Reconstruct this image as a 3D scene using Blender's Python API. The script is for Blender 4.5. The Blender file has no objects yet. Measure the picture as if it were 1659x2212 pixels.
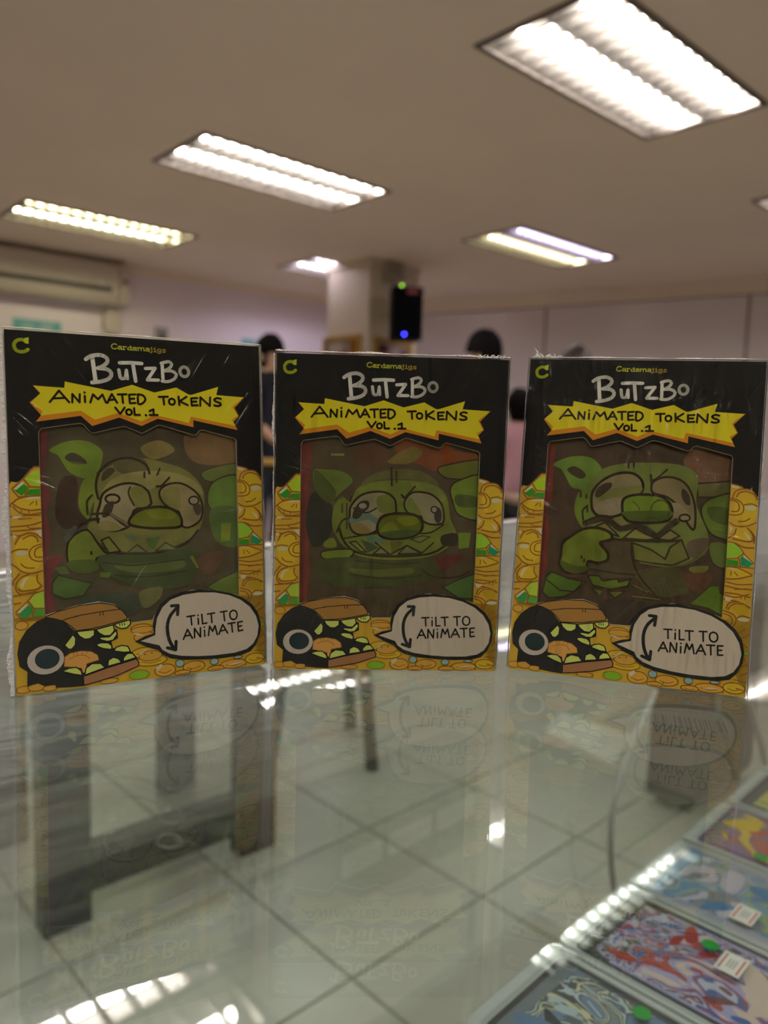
import bpy, bmesh, math, random
import numpy as np
from mathutils import Vector, Matrix
from mathutils.geometry import tessellate_polygon

random.seed(7)
S = bpy.context.scene
COL = S.collection

# ------------------------------------------------------------------ camera
F, PITCH, ROLL = 1635.2, 0.1067, -0.02844
GLASS = 1.0
CAM = Vector((0, 0, GLASS + 0.073))
IMG_W, IMG_H = 1659, 2212
R0 = Vector((1, 0, 0)); FW = Vector((0, math.cos(PITCH), -math.sin(PITCH))); U0 = Vector((0, math.sin(PITCH), math.cos(PITCH)))
c_, s_ = math.cos(ROLL), math.sin(ROLL)
CR = R0 * c_ - U0 * s_; CU = R0 * s_ + U0 * c_
cam_data = bpy.data.cameras.new('camera'); cam = bpy.data.objects.new('camera', cam_data); COL.objects.link(cam)
M = Matrix((CR, CU, -FW)).transposed().to_4x4(); M.translation = CAM
cam.matrix_world = M
cam_data.sensor_fit = 'VERTICAL'; cam_data.sensor_height = 24; cam_data.sensor_width = 18
cam_data.lens = 24 * F / IMG_H
cam_data.clip_start = 0.005; cam_data.clip_end = 60
cam_data.dof.use_dof = True; cam_data.dof.focus_distance = 0.215
cam_data.dof.aperture_fstop = cam_data.lens / 2.2
S.camera = cam

# ------------------------------------------------------------------ light and exposure
WORLD = 0.0
TUBE = 26.0
w = bpy.data.worlds.new('world'); S.world = w; w.use_nodes = True
bg = w.node_tree.nodes['Background']; bg.inputs[0].default_value = (1.0, 0.98, 0.955, 1); bg.inputs[1].default_value = WORLD
S.view_settings.view_transform = 'Standard'; S.view_settings.look = 'None'
S.view_settings.exposure = 1.5; S.view_settings.gamma = 1.0
S.view_settings.use_curve_mapping = False
S.cycles.use_denoising = True; S.cycles.use_light_tree = False
S.cycles.max_bounces = 8; S.cycles.diffuse_bounces = 6; S.cycles.glossy_bounces = 4; S.cycles.transparent_max_bounces = 16
S.cycles.use_adaptive_sampling = True; S.cycles.adaptive_threshold = 0.03; S.cycles.adaptive_min_samples = 20
S.cycles.sample_clamp_indirect = 6.0
S.cycles.caustics_reflective = False; S.cycles.caustics_refractive = False

# ------------------------------------------------------------------ helpers
TH = math.radians(43.5)
U = Vector((math.cos(TH), math.sin(TH), 0)); N = Vector((-math.sin(TH), math.cos(TH), 0)); Z = Vector((0, 0, 1))
CEIL = CAM.z + 1.36

def ray(px, py):
    a = px - 829.5; b = -(py - 1106)
    return CR * a + CU * b + FW * F
def at_z(px, py, z):
    d = ray(px, py); return CAM + d * ((z - CAM.z) / d.z)
def at_n(px, py, n):
    d = ray(px, py); return CAM + d * (n / d.dot(N))
def at_y(px, py, y):
    d = ray(px, py); return CAM + d * (y / d.y)
def at_plane(px, py, P, nn):
    d = ray(px, py); return CAM + d * ((P - CAM).dot(nn) / d.dot(nn))
def un(u, n, z):           # counter frame -> world (z absolute)
    return Vector((U.x * u + N.x * n, U.y * u + N.y * n, z))

def lin(c):
    return tuple(((v / 255) / 12.92 if v / 255 <= 0.04045 else ((v / 255 + 0.055) / 1.055) ** 2.4) for v in c)
MATS = {}
def nodes_of(m):
    m.use_nodes = True
    return m.node_tree.nodes, m.node_tree.links
def pbr(name, col, rough=0.5, metal=0.0, spec=0.5, noise=None, bump=None, emit=None):
    """plain or noise-varied principled material; col linear rgb; noise=(scale, amount); bump=(scale, strength)"""
    if name in MATS: return MATS[name]
    m = bpy.data.materials.new(name); ns, ln = nodes_of(m)
    b = ns['Principled BSDF']
    b.inputs['Base Color'].default_value = (*col, 1); b.inputs['Roughness'].default_value = rough
    b.inputs['Metallic'].default_value = metal; b.inputs['Specular IOR Level'].default_value = spec
    tc = ns.new('ShaderNodeTexCoord')
    if noise:
        t = ns.new('ShaderNodeTexNoise'); t.inputs['Scale'].default_value = noise[0]; t.inputs['Detail'].default_value = 4
        ln.new(tc.outputs['Object'], t.inputs['Vector'])
        r = ns.new('ShaderNodeValToRGB')
        r.color_ramp.elements[0].color = (*[c * (1 - noise[1]) for c in col], 1)
        r.color_ramp.elements[1].color = (*[min(1, c * (1 + noise[1])) for c in col], 1)
        r.color_ramp.elements[0].position = 0.3; r.color_ramp.elements[1].position = 0.7
        ln.new(t.outputs[0], r.inputs[0]); ln.new(r.outputs[0], b.inputs['Base Color'])
    if bump:
        t = ns.new('ShaderNodeTexNoise'); t.inputs['Scale'].default_value = bump[0]; t.inputs['Detail'].default_value = 3
        ln.new(tc.outputs['Object'], t.inputs['Vector'])
        bp = ns.new('ShaderNodeBump'); bp.inputs['Strength'].default_value = bump[1]; bp.inputs['Distance'].default_value = 0.001
        ln.new(t.outputs[0], bp.inputs['Height']); ln.new(bp.outputs[0], b.inputs['Normal'])
    if emit:
        b.inputs['Emission Color'].default_value = (*emit[0], 1); b.inputs['Emission Strength'].default_value = emit[1]
    MATS[name] = m
    return m
INK_K = 0.76
def ink(rgb):
    """printed ink from a photographed colour, taken back to a surface colour by the light that falls on the box fronts"""
    name = 'ink_%d_%d_%d' % rgb
    if name in MATS: return MATS[name]
    c = [min(0.9, v / INK_K) for v in lin(rgb)]
    return pbr(name, c, 0.5, spec=0.12)

def picture_ink(rgb):
    name = 'picture_ink_%d_%d_%d' % rgb
    return pbr(name, [min(0.9, v * 1.28 / INK_K) for v in lin(rgb)], 0.5, spec=0.12, noise=(130, 0.22))
class MB:
    """mesh collector with several materials"""
    def __init__(s): s.v = []; s.f = []; s.mi = []; s.mats = []
    def slot(s, m):
        if m not in s.mats: s.mats.append(m)
        return s.mats.index(m)
    def add(s, vs, fs, m):
        o = len(s.v); k = s.slot(m)
        s.v += [tuple(v) for v in vs]
        for f in fs: s.f.append(tuple(i + o for i in f)); s.mi.append(k)
    def box(s, o, ax, ay, az, m):
        """o corner, edge vectors"""
        o, ax, ay, az = Vector(o), Vector(ax), Vector(ay), Vector(az)
        p = [o, o + ax, o + ax + ay, o + ay]; p += [q + az for q in p]
        fs = [(0, 3, 2, 1), (4, 5, 6, 7), (0, 1, 5, 4), (1, 2, 6, 5), (2, 3, 7, 6), (3, 0, 4, 7)]
        if ax.cross(ay).dot(az) < 0: fs = [f[::-1] for f in fs]
        s.add(p, fs, m)
    def cbox(s, c, sx, sy, sz, m, ex=Vector((1, 0, 0)), ey=Vector((0, 1, 0)), ez=Vector((0, 0, 1))):
        c = Vector(c); s.box(c - ex * sx / 2 - ey * sy / 2 - ez * sz / 2, ex * sx, ey * sy, ez * sz, m)
    def tube(s, pts, r, m, n=8, caps=True):
        pts = [Vector(p) for p in pts]; rings = []
        if not isinstance(r, (list, tuple)): r = [r] * len(pts)
        vs = []
        for i, p in enumerate(pts):
            t = (pts[min(i + 1, len(pts) - 1)] - pts[max(i - 1, 0)]).normalized()
            a = t.cross(Z) if abs(t.z) < 0.95 else t.cross(Vector((1, 0, 0)))
            a.normalize(); b = t.cross(a)
            vs += [p + (a * math.cos(2 * math.pi * k / n) + b * math.sin(2 * math.pi * k / n)) * r[i] for k in range(n)]
        fs = []
        for i in range(len(pts) - 1):
            for k in range(n):
                fs.append((i * n + k, i * n + (k + 1) % n, (i + 1) * n + (k + 1) % n, (i + 1) * n + k))
        if caps:
            fs.append(tuple(range(n))[::-1]); fs.append(tuple((len(pts) - 1) * n + k for k in range(n)))
        s.add(vs, [f[::-1] for f in fs], m)
    def prism(s, pts2, to3, d, m):
        """closed outline pts2 (list of 2-tuples) mapped by to3, thickened by vector d"""
        P = [Vector(to3(*p)) for p in pts2]; n = len(P)
        tri = tessellate_polygon([[Vector((p[0], p[1], 0)) for p in pts2]])
        vs = P + [p + d for p in P]
        fs = [tuple(t) for t in tri] + [tuple(i + n for i in t[::-1]) for t in tri]
        fs += [(i, i + n, (i + 1) % n + n, (i + 1) % n) for i in range(n)]
        s.add(vs, fs, m)
    def build(s, name, parent=None, smooth=False, bevel=0, mw=None, fixn=False):
        me = bpy.data.meshes.new(name); me.from_pydata(s.v, [], s.f)
        for m in s.mats: me.materials.append(m)
        for p, k in zip(me.polygons, s.mi): p.material_index = k; p.use_smooth = smooth
        if fixn:
            bm = bmesh.new(); bm.from_mesh(me); bmesh.ops.recalc_face_normals(bm, faces=bm.faces); bm.to_mesh(me); bm.free()
        me.update()
        o = bpy.data.objects.new(name, me); COL.objects.link(o)
        if parent: o.parent = parent
        if mw is not None: o.matrix_world = mw
        if bevel:
            b = o.modifiers.new('bevel', 'BEVEL'); b.width = bevel; b.segments = 2; b.limit_method = 'ANGLE'
        return o
def empty(name, loc, rz=0, parent=None):
    o = bpy.data.objects.new(name, None); COL.objects.link(o); o.location = loc; o.rotation_euler = (0, 0, rz)
    o.empty_display_size = 0.05
    return o
def tag(o, label=None, cat=None, group=None, kind=None):
    if label: o['label'] = label
    if cat: o['category'] = cat
    if group: o['group'] = group
    if kind: o['kind'] = kind
    return o
def struct(o, label=None):
    o['kind'] = 'structure'
    if label: o['label'] = label
    return o
def spline(pts, closed=True, k=5):
    P = [np.array(p, float) for p in pts]; n = len(P); out = []
    rng = range(n) if closed else range(n - 1)
    for i in rng:
        p0 = P[(i - 1) % n] if closed or i > 0 else P[0]; p1 = P[i]; p2 = P[(i + 1) % n]
        p3 = P[(i + 2) % n] if closed or i + 2 < n else P[-1]
        for j in range(k):
            t = j / k
            out.append(tuple(0.5 * ((2 * p1) + (-p0 + p2) * t + (2 * p0 - 5 * p1 + 4 * p2 - p3) * t * t + (-p0 + 3 * p1 - 3 * p2 + p3) * t ** 3)))
    if not closed: out.append(tuple(P[-1]))
    return out
def ellipse(cx, cy, rx, ry, k=20, rot=0):
    c, s = math.cos(rot), math.sin(rot)
    return [(cx + rx * math.cos(t) * c - ry * math.sin(t) * s, cy + rx * math.cos(t) * s + ry * math.sin(t) * c) for t in [2 * math.pi * i / k for i in range(k)]]

# ------------------------------------------------------------------ materials of the place
M_ceiling = pbr('ceiling_paint', (0.84, 0.73, 0.61), 0.8, noise=(1.2, 0.03))
M_wall_l = pbr('wall_paint_lilac', (0.82, 0.74, 0.82), 0.6, noise=(0.8, 0.03))
M_wall_r = pbr('wall_panel_white', (0.76, 0.70, 0.72), 0.22, noise=(0.8, 0.03))
M_joint = pbr('panel_joint', (0.25, 0.22, 0.22), 0.6)
M_pillar = pbr('pillar_paint', (0.66, 0.58, 0.47), 0.7, noise=(2, 0.04))
M_grout = pbr('floor_grout', (0.22, 0.21, 0.19), 0.9)
M_floor_far = pbr('floor_tile_far', (0.50, 0.48, 0.42), 0.4, noise=(3, 0.08))
M_tile = pbr('floor_tile', (0.56, 0.54, 0.47), 0.3, noise=(3, 0.08))
M_alu = pbr('aluminium', (0.62, 0.62, 0.64), 0.35, metal=0.9)
M_louver = pbr('louver_metal', (0.75, 0.72, 0.68), 0.30, metal=0.85)
M_lframe = pbr('fixture_frame', (0.16, 0.13, 0.11), 0.5)
M_black = pbr('black_plastic', (0.008, 0.008, 0.009), 0.55, spec=0.15)
M_blackmetal = pbr('black_steel', (0.02, 0.025, 0.025), 0.4, metal=0.3)
M_white = pbr('white_plastic', (0.82, 0.82, 0.80), 0.35)
M_acwhite = pbr('aircon_shell', (0.62, 0.56, 0.50), 0.4)
M_dark = pbr('dark_slot', (0.05, 0.045, 0.04), 0.7)
M_gold = pbr('gold_frame', (0.42, 0.25, 0.05), 0.5)
M_paper = pbr('paper', (0.80, 0.80, 0.74), 0.8)
M_skin = pbr('skin', (0.50, 0.30, 0.21), 0.6)
M_hair = pbr('black_hair', (0.006, 0.005, 0.006), 0.7, spec=0.08)

HAZE0, HAZE1 = 0.03, 0.50
def glass_mat(name, tint, scratch=False, ior=1.5, gloss_rough=0.0):
    """clear sheet: transparent + mirror by fresnel; optional scratched, dusty layer"""
    m = bpy.data.materials.new(name); ns, ln = nodes_of(m); ns.remove(ns['Principled BSDF'])
    out = ns['Material Output']
    tr = ns.new('ShaderNodeBsdfTransparent'); tr.inputs[0].default_value = (*tint, 1)
    gl = ns.new('ShaderNodeBsdfGlossy'); gl.inputs[0].default_value = (1, 1, 1, 1); gl.inputs['Roughness'].default_value = gloss_rough
    fr = ns.new('ShaderNodeFresnel'); fr.inputs[0].default_value = 1.5
    geo = ns.new('ShaderNodeNewGeometry')
    # keep the outside fresnel on both faces of the slab
    iv = ns.new('ShaderNodeMath'); iv.operation = 'MULTIPLY_ADD'; iv.inputs[1].default_value = 1 / ior - ior; iv.inputs[2].default_value = ior
    # ior = 1.5 on front; on the back face Cycles inverts it, so feed 1/1.5 there
    ln.new(geo.outputs['Backfacing'], iv.inputs[0]); ln.new(iv.outputs[0], fr.inputs['IOR'])
    mix = ns.new('ShaderNodeMixShader'); ln.new(fr.outputs[0], mix.inputs[0]); ln.new(tr.outputs[0], mix.inputs[1]); ln.new(gl.outputs[0], mix.inputs[2])
    last = mix
    if scratch:
        tc = ns.new('ShaderNodeNewGeometry')
        # wear mask: swirled streaks, densest on the middle of the counter top where things get slid about
        # wear: fine streaks along the counter, curling a little, densest on the customers' side of the top
        wv = ns.new('ShaderNodeTexNoise'); wv.inputs['Scale'].default_value = 7.0; wv.inputs['Detail'].default_value = 2
        ln.new(tc.outputs['Position'], wv.inputs['Vector'])
        mx = ns.new('ShaderNodeVectorMath'); mx.operation = 'MULTIPLY_ADD'; mx.inputs[1].default_value = (0.05, 0.05, 0); ln.new(wv.outputs['Color'], mx.inputs[0]); ln.new(tc.outputs['Position'], mx.inputs[2])
        mp = ns.new('ShaderNodeMapping'); mp.inputs['Rotation'].default_value = (0, 0, -TH + 0.25); ln.new(mx.outputs[0], mp.inputs['Vector'])
        sc_ = ns.new('ShaderNodeVectorMath'); sc_.operation = 'MULTIPLY'; sc_.inputs[1].default_value = (16, 210, 1); ln.new(mp.outputs[0], sc_.inputs[0])
        st = ns.new('ShaderNodeTexNoise'); st.inputs['Scale'].default_value = 1.5; st.inputs['Detail'].default_value = 7; st.inputs['Roughness'].default_value = 0.68
        ln.new(sc_.outputs[0], st.inputs['Vector'])
        rp = ns.new('ShaderNodeMapRange'); rp.inputs[1].default_value = 0.30; rp.inputs[2].default_value = 0.72; rp.inputs[3].default_value = 0.12; rp.inputs[4].default_value = 1.0
        ln.new(st.outputs[0], rp.inputs[0])
        dn = ns.new('ShaderNodeVectorMath'); dn.operation = 'DOT_PRODUCT'; dn.inputs[1].default_value = tuple(N); ln.new(tc.outputs['Position'], dn.inputs[0])
        big = ns.new('ShaderNodeTexNoise'); big.inputs['Scale'].default_value = 11; big.inputs['Detail'].default_value = 2; ln.new(tc.outputs['Position'], big.inputs['Vector'])
        sh_n = ns.new('ShaderNodeMath'); sh_n.operation = 'MULTIPLY_ADD'; sh_n.inputs[1].default_value = 0.09; ln.new(big.outputs[0], sh_n.inputs[0]); ln.new(dn.outputs['Value'], sh_n.inputs[2])
        pr = ns.new('ShaderNodeMapRange'); pr.interpolation_type = 'SMOOTHSTEP'
        pr.inputs[1].default_value = 0.13; pr.inputs[2].default_value = 0.255; pr.inputs[3].default_value = HAZE0; pr.inputs[4].default_value = HAZE1
        ln.new(sh_n.outputs[0], pr.inputs[0])
        m1 = ns.new('ShaderNodeMath'); m1.operation = 'MULTIPLY'; ln.new(pr.outputs[0], m1.inputs[0]); ln.new(rp.outputs[0], m1.inputs[1])
        df = ns.new('ShaderNodeBsdfDiffuse'); df.inputs[0].default_value = (0.70, 0.80, 0.80, 1)
        rg = ns.new('ShaderNodeBsdfGlossy'); rg.inputs[0].default_value = (0.9, 1.0, 1, 1); rg.inputs['Roughness'].default_value = 0.26
        dm = ns.new('ShaderNodeMixShader'); dm.inputs[0].default_value = 0.5; ln.new(df.outputs[0], dm.inputs[1]); ln.new(rg.outputs[0], dm.inputs[2])
        mx2 = ns.new('ShaderNodeMixShader'); ln.new(m1.outputs[0], mx2.inputs[0]); ln.new(last.outputs[0], mx2.inputs[1]); ln.new(dm.outputs[0], mx2.inputs[2])
        last = mx2
    ln.new(last.outputs[0], out.inputs[0])
    MATS[name] = m
    return m
M_glass_top = glass_mat('scratched_glass_face', (0.95, 0.985, 0.975), scratch=True)
M_glass_low = glass_mat('clear_glass_face', (0.93, 0.985, 0.97))
M_glass_edge = pbr('glass_edge_green', (0.10, 0.30, 0.27), 0.15)
M_pane = glass_mat('pane_glass_face', (0.93, 0.98, 0.965), ior=1.85)
M_acrylic = glass_mat('acrylic_face', (0.97, 0.98, 0.98), gloss_rough=0.03)

# ------------------------------------------------------------------ the room
mb = MB(); mb.box((-11, -8, -0.03), (22, 0, 0), (0, 21, 0), (0, 0, 0.025), M_floor_far)
floor = struct(mb.build('floor'))
# floor tiles, 0.40 m, laid on the room axis; joints recessed
corner = at_z(1041, 1940, 0.0)
tile_me = None
for i in range(-5, 14):
    for j in range(-6, 14):
        c = corner + U * (0.4 * i + 0.2) + N * (0.4 * j + 0.2)
        if c.y < 0.25 or c.y > 5.2 or abs(c.x) > 0.75 * c.y + 0.4: continue
        if tile_me is None:
            t = MB(); t.cbox((0, 0, -0.002), 0.393, 0.393, 0.010, M_tile, U, N)
            o = t.build('tile', floor, bevel=0); tile_me = o.data
        else:
            o = bpy.data.objects.new('tile', tile_me); COL.objects.link(o); o.parent = floor
        o.location = (c.x, c.y, 0)

# walls from their ceiling lines
WL0, WL1 = at_z(0, 530, CEIL), at_z(640, 635, CEIL)
WR0, WR1 = at_z(915, 652, CEIL), at_z(1610, 602, CEIL)
dl = (WL1 - WL0).normalized(); dr = (WR1 - WR0).normalized()
# corner where both meet
den = dl.x * dr.y - dl.y * dr.x
tt = ((WR0.x - WL0.x) * dr.y - (WR0.y - WL0.y) * dr.x) / den
CORN = WL0 + dl * tt; CORN.z = 0
nl = Vector((dl.y, -dl.x, 0)); nr = Vector((-dr.y, dr.x, 0))
if nl.dot(CAM - WL0) < 0: nl = -nl
if nr.dot(CAM - WR0) < 0: nr = -nr
mb = MB(); mb.box(CORN - nl * 0.1, -dl * 12, nl * 0.1, Z * CEIL, M_wall_l)
wall_left = struct(mb.build('wall_left'))
mb = MB(); mb.box(CORN - nr * 0.1, dr * 11, nr * 0.1, Z * CEIL, M_joint)
wall_back = struct(mb.build('wall_back'))
# the two walls on the camera's side close the room
mb = MB(); mb.box(CORN + dr * 11 , -dl * 12, dr * 0.1, Z * CEIL, M_wall_l); struct(mb.build('wall_right', fixn=True))
mb = MB(); mb.box(CORN - dl * 12 , dr * 11, -dl * 0.1, Z * CEIL, M_wall_l); struct(mb.build('wall_front', fixn=True))
# white panels on the back wall: joints at the two seams seen
def on_back(px, py): return at_plane(px, py, WR0, nr)
joints = [0.02, (on_back(1180, 700) - CORN).dot(dr), (on_back(1616, 700) - CORN).dot(dr)]
joints += [joints[-1] + 1.6 * k_ for k_ in (1, 2, 3, 4)]; joints = [j_ for j_ in joints if j_ < 10.9] + [10.95]
for a, b in zip(joints[:-1], joints[1:]):
    p = MB(); p.box(CORN + dr * (a + 0.012) + Z * 0.1, dr * (b - a - 0.024), nr * 0.02, Z * (CEIL - 0.24), M_wall_r)
    p.build('panel', wall_back)
mb = MB(); mb.box(CORN + Z * (CEIL - 0.13) + nr * 0.0, dr * 11, nr * 0.045, Z * 0.13, M_ceiling)
struct(mb.build('trim_1'))
mb = MB(); mb.box(CORN + Z * (CEIL - 0.06), -dl * 12, nl * 0.04, Z * 0.06, M_ceiling)
struct(mb.build('trim_2'))

# pillar
PC = at_z(800, 556, CEIL); PC.z = 0
mb = MB(); mb.box(PC, N * 0.52, U * 0.55, Z * CEIL, M_pillar)
pillar = struct(mb.build('wall_pillar', bevel=0.006))
mb = MB(); mb.box(PC + Z * (CEIL - 0.05) - N * 0.02 - U * 0.02, N * 0.56, U * 0.59, Z * 0.05, M_pillar)
struct(mb.build('trim_3'))

# ------------------------------------------------------------------ ceiling light fixtures
FL_, FWD = 1.19, 0.545
def emis(name, col, s):
    m = bpy.data.materials.new(name); ns, ln = nodes_of(m); b = ns['Principled BSDF']
    b.inputs['Base Color'].default_value = (0.9, 0.9, 0.9, 1); b.inputs['Emission Color'].default_value = (*col, 1); b.inputs['Emission Strength'].default_value = s
    return m
T_warm = emis('tube_warm_white', (1.0, 0.93, 0.86), TUBE)
T_yel = emis('tube_yellowish', (1.0, 0.93, 0.55), TUBE * 0.6)
T_lil = emis('tube_lilac', (0.72, 0.62, 1.0), TUBE * 0.6)
T_pink = emis('tube_pinkish', (0.95, 0.85, 1.0), TUBE * 0.8)
L2, W2 = FL_ / 2, FWD / 2
fm = MB()
for sx, sy, lx, ly in ((0, W2 - 0.012, FL_, 0.024), (0, -W2 + 0.012, FL_, 0.024), (L2 - 0.012, 0, 0.024, FWD - 0.048), (-L2 + 0.012, 0, 0.024, FWD - 0.048)):
    fm.cbox((sx, sy, -0.006), lx, ly, 0.012, M_lframe)
frame_me = fm.build('frame').data
rm = MB()      # reflector: two shallow parabolic troughs under the ceiling
for t in (-1, 1):
    yc = t * 0.128; prof = []
    for k in range(9):
        a = -1 + k / 4; prof.append((yc + a * 0.122, -0.008 - 0.050 * a * a))
    vs = [(x, y, z) for x in (-L2 + 0.02, L2 - 0.02) for y, z in prof]
    rm.add(vs, [(k, k + 1, k + 10, k + 9) for k in range(8)], M_louver)
refl_me = rm.build('reflector').data
tm = MB(); tm.tube([(-L2 + 0.05, 0, 0), (L2 - 0.05, 0, 0)], 0.014, T_warm, 10)
tube_o = tm.build('fluorescent_tube'); tube_me = tube_o.data
bm_ = MB()
vs = []
for x in (-0.003, 0.003):
    for k in range(9):
        a = -1 + k / 4; vs.append((x * (1 if k else 1), a * 0.112, -0.010 - 0.046 * a * a))
    for k in range(9):
        a = 1 - k / 4; vs.append((x, a * 0.118, -0.060))
n_ = 18
fs = [tuple(range(n_)), tuple(range(n_, 2 * n_))[::-1]] + [(k, k + n_, (k + 1) % n_ + n_, (k + 1) % n_) for k in range(n_)]
# cross blade: thin lamella between the troughs
bl = MB(); bl.box((-0.006, -0.118, -0.060), (0.012, 0, 0), (0, 0.236, 0), (0, 0, 0.024), pbr('blade_metal', (0.34, 0.32, 0.30), 0.5, metal=0.5))
blade_me = bl.build('louver_blade').data
cr = MB(); cr.box((-L2 + 0.02, -0.004, -0.060), (FL_ - 0.04, 0, 0), (0, 0.008, 0), (0, 0, 0.045), M_louver)
rail_me = cr.build('centre_rail').data
hm = MB()
for sx, sy, lx, ly in ((0, W2 - 0.010, FL_ - .01, 0.004), (0, -W2 + 0.010, FL_ - .01, 0.004), (L2 - 0.010, 0, 0.004, FWD - 0.02), (-L2 + 0.010, 0, 0.004, FWD - 0.02)):
    hm.cbox((sx, sy, 0.045), lx, ly, 0.09, M_louver)
hm.cbox((0, 0, 0.092), FL_ - .01, FWD - .01, 0.004, M_louver)
hous_me = hm.build('housing').data; RZ = 0.066
for o in [o for o in list(COL.objects) if o.data in (frame_me, refl_me, tube_me, blade_me, rail_me, hous_me)]:
    bpy.data.objects.remove(o)
def link(name, me, parent, loc=(0, 0, 0), rot=(0, 0, 0)):
    o = bpy.data.objects.new(name, me); COL.objects.link(o); o.parent = parent; o.location = loc; o.rotation_euler = rot
    return o
CUT = []
def fixture(center, label, mats, blades=14, off=''):
    CUT.append([center + U42 * (L2 - .01) * a + V42 * (W2 - .01) * b for a, b in ((-1, -1), (1, -1), (1, 1), (-1, 1))])
    r = empty('ceiling_light' + off, (center.x, center.y, CEIL), math.radians(42.3))
    tag(r, label, 'ceiling light', 'recessed fluorescent ceiling lights')
    link('frame', frame_me, r, (0, 0, 0.004)); link('reflector', refl_me, r, (0, 0, RZ)); link('centre_rail', rail_me, r, (0, 0, RZ)); link('housing', hous_me, r)
    for t, m in zip((-1, 1), mats):
        o = link('fluorescent_tube' + off, tube_me, r, (0, t * 0.128, -0.030 + RZ))
        if m is not T_warm:
            o.data = tube_me.copy(); o.data.materials[0] = m
        for k in range(blades):
            x = -L2 + 0.05 + (FL_ - 0.1) * (k + 0.5) / blades
            link('louver_blade', blade_me, r, (x, t * 0.128, RZ))
    return r
U42 = Vector((math.cos(math.radians(42.3)), math.sin(math.radians(42.3)), 0)); V42 = Vector((math.sin(math.radians(42.3)), -math.cos(math.radians(42.3)), 0))
def from_left(px, py): return at_z(px, py, CEIL) + U42 * L2 + V42 * W2
fA = from_left(1022, 97); fB = from_left(328, 346); fC = from_left(-4, 466); fD = from_left(995, 518); fE = from_left(596, 576); fFx = from_left(1622, 432)
va, vb = fB - fA, fD - fA
fixture(fA, 'bright white recessed louvred ceiling light with the widest visible tube rows, beside the counter', (T_warm, T_warm))
fixture(fB, 'warm white recessed louvred ceiling light between the yellowish light and the widest light', (T_warm, T_warm))
fixture(fC, 'yellowish recessed louvred ceiling light above the air conditioner', (T_yel, T_yel))
fixture(fD, 'recessed ceiling light with one cream tube and one lilac tube', (T_lil, T_yel))
fixture(fE, 'pinkish white ceiling light partly hidden behind the pillar', (T_pink, T_pink))
fixture(fFx, 'recessed ceiling light of which only one pointed corner shows at the picture edge', (T_warm, T_warm))
fG = fA - vb + va
fixture(fG, 'louvred ceiling light seen only as a mirror image in the glass counter', (T_warm, T_warm), off='_offscreen')
for k, q in enumerate((fA - vb, fA - vb * 2 + va, fA - vb * 2)):
    fixture(q, ('louvred ceiling light straight above the glass counter', 'louvred ceiling light behind the counter, past the card row end', 'louvred ceiling light behind the counter, facing the middle box')[k], (T_warm, T_warm), 8, '_offscreen')

# ceiling sheet with the light cut-outs
outer_c = [(-11, -8), (11, -8), (11, 13), (-11, 13)]
loops = [outer_c] + [[(q.x, q.y) for q in c] for c in CUT]
tri = tessellate_polygon([[Vector((*p, 0)) for p in L] for L in loops]); flat_c = [p for L in loops for p in L]
mb = MB(); fs = []
for t in tri:
    (x0, y0), (x1, y1), (x2, y2) = flat_c[t[0]], flat_c[t[1]], flat_c[t[2]]
    fs.append(tuple(t) if (x1 - x0) * (y2 - y0) - (x2 - x0) * (y1 - y0) < 0 else tuple(t[::-1]))
mb.add([(x, y, CEIL) for x, y in flat_c], fs, M_ceiling)
mb.box((-11, -8, CEIL + 0.12), (22, 0, 0), (0, 21, 0), (0, 0, 0.03), M_ceiling)
ceiling = struct(mb.build('ceiling'))

# ------------------------------------------------------------------ the glass counter
PN = 0.375           # distance of the upright front pane along N
TK = 0.006
uA, uB = -0.75, 1.35
mb = MB()
def P8(n0, n1, z0, z1):
    return [un(uA, n0, z0), un(uB, n0, z0), un(uB, n1, z0), un(uA, n1, z0), un(uA, n0, z1), un(uB, n0, z1), un(uB, n1, z1), un(uA, n1, z1)]
case = empty('display_counter', un(0, 0.1, 0.0))
tag(case, 'glass-topped display counter with scratched top and aluminium edge, carrying the card boxes', 'display counter')
inv = case.matrix_world.copy()
def part(mbx, name, parent=case, **k):
    o = mbx.build(name, **k); o.parent = parent
    o.matrix_parent_inverse = parent_matrix(parent).inverted()
    return o
def parent_matrix(p):
    m = Matrix.Translation(p.location) @ p.rotation_euler.to_matrix().to_4x4()
    if p.parent: m = parent_matrix(p.parent) @ p.matrix_parent_inverse @ m
    return m
p = P8(-0.16, PN, GLASS - TK, GLASS)
mb.add(p, [(4, 5, 6, 7)], M_glass_top); mb.add(p, [(0, 3, 2, 1)], M_glass_low)
mb.add(p, [(0, 1, 5, 4), (1, 2, 6, 5), (2, 3, 7, 6), (3, 0, 4, 7)], M_glass_edge)
part(mb, 'glass_top')
mb = MB(); p = P8(PN - 0.0014, PN, 0.12, GLASS - TK - 0.001)
mb.add(p, [(2, 3, 7, 6), (0, 1, 5, 4)], M_pane); mb.add(p, [(0, 3, 2, 1), (4, 5, 6, 7), (1, 2, 6, 5), (3, 0, 4, 7)], M_glass_edge)
part(mb, 'front_pane')
mb = MB(); mb.box(un(uA, PN, GLASS - 0.022), U * (uB - uA), N * 0.012, Z * 0.024, M_alu); part(mb, 'edge_rail', bevel=0.001)
mb = MB(); mb.box(un(uA, -0.16, 0.0), U * (uB - uA), N * (PN + 0.16), Z * 0.02, M_dark)
part(mb, 'base')
for uu in (uA, uB - 0.03):
    mb = MB(); mb.box(un(uu, PN - 0.04, 0.02), U * 0.03, N * 0.03, Z * (GLASS - TK - 0.022), M_alu); part(mb, 'corner_post', bevel=0.001)

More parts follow.
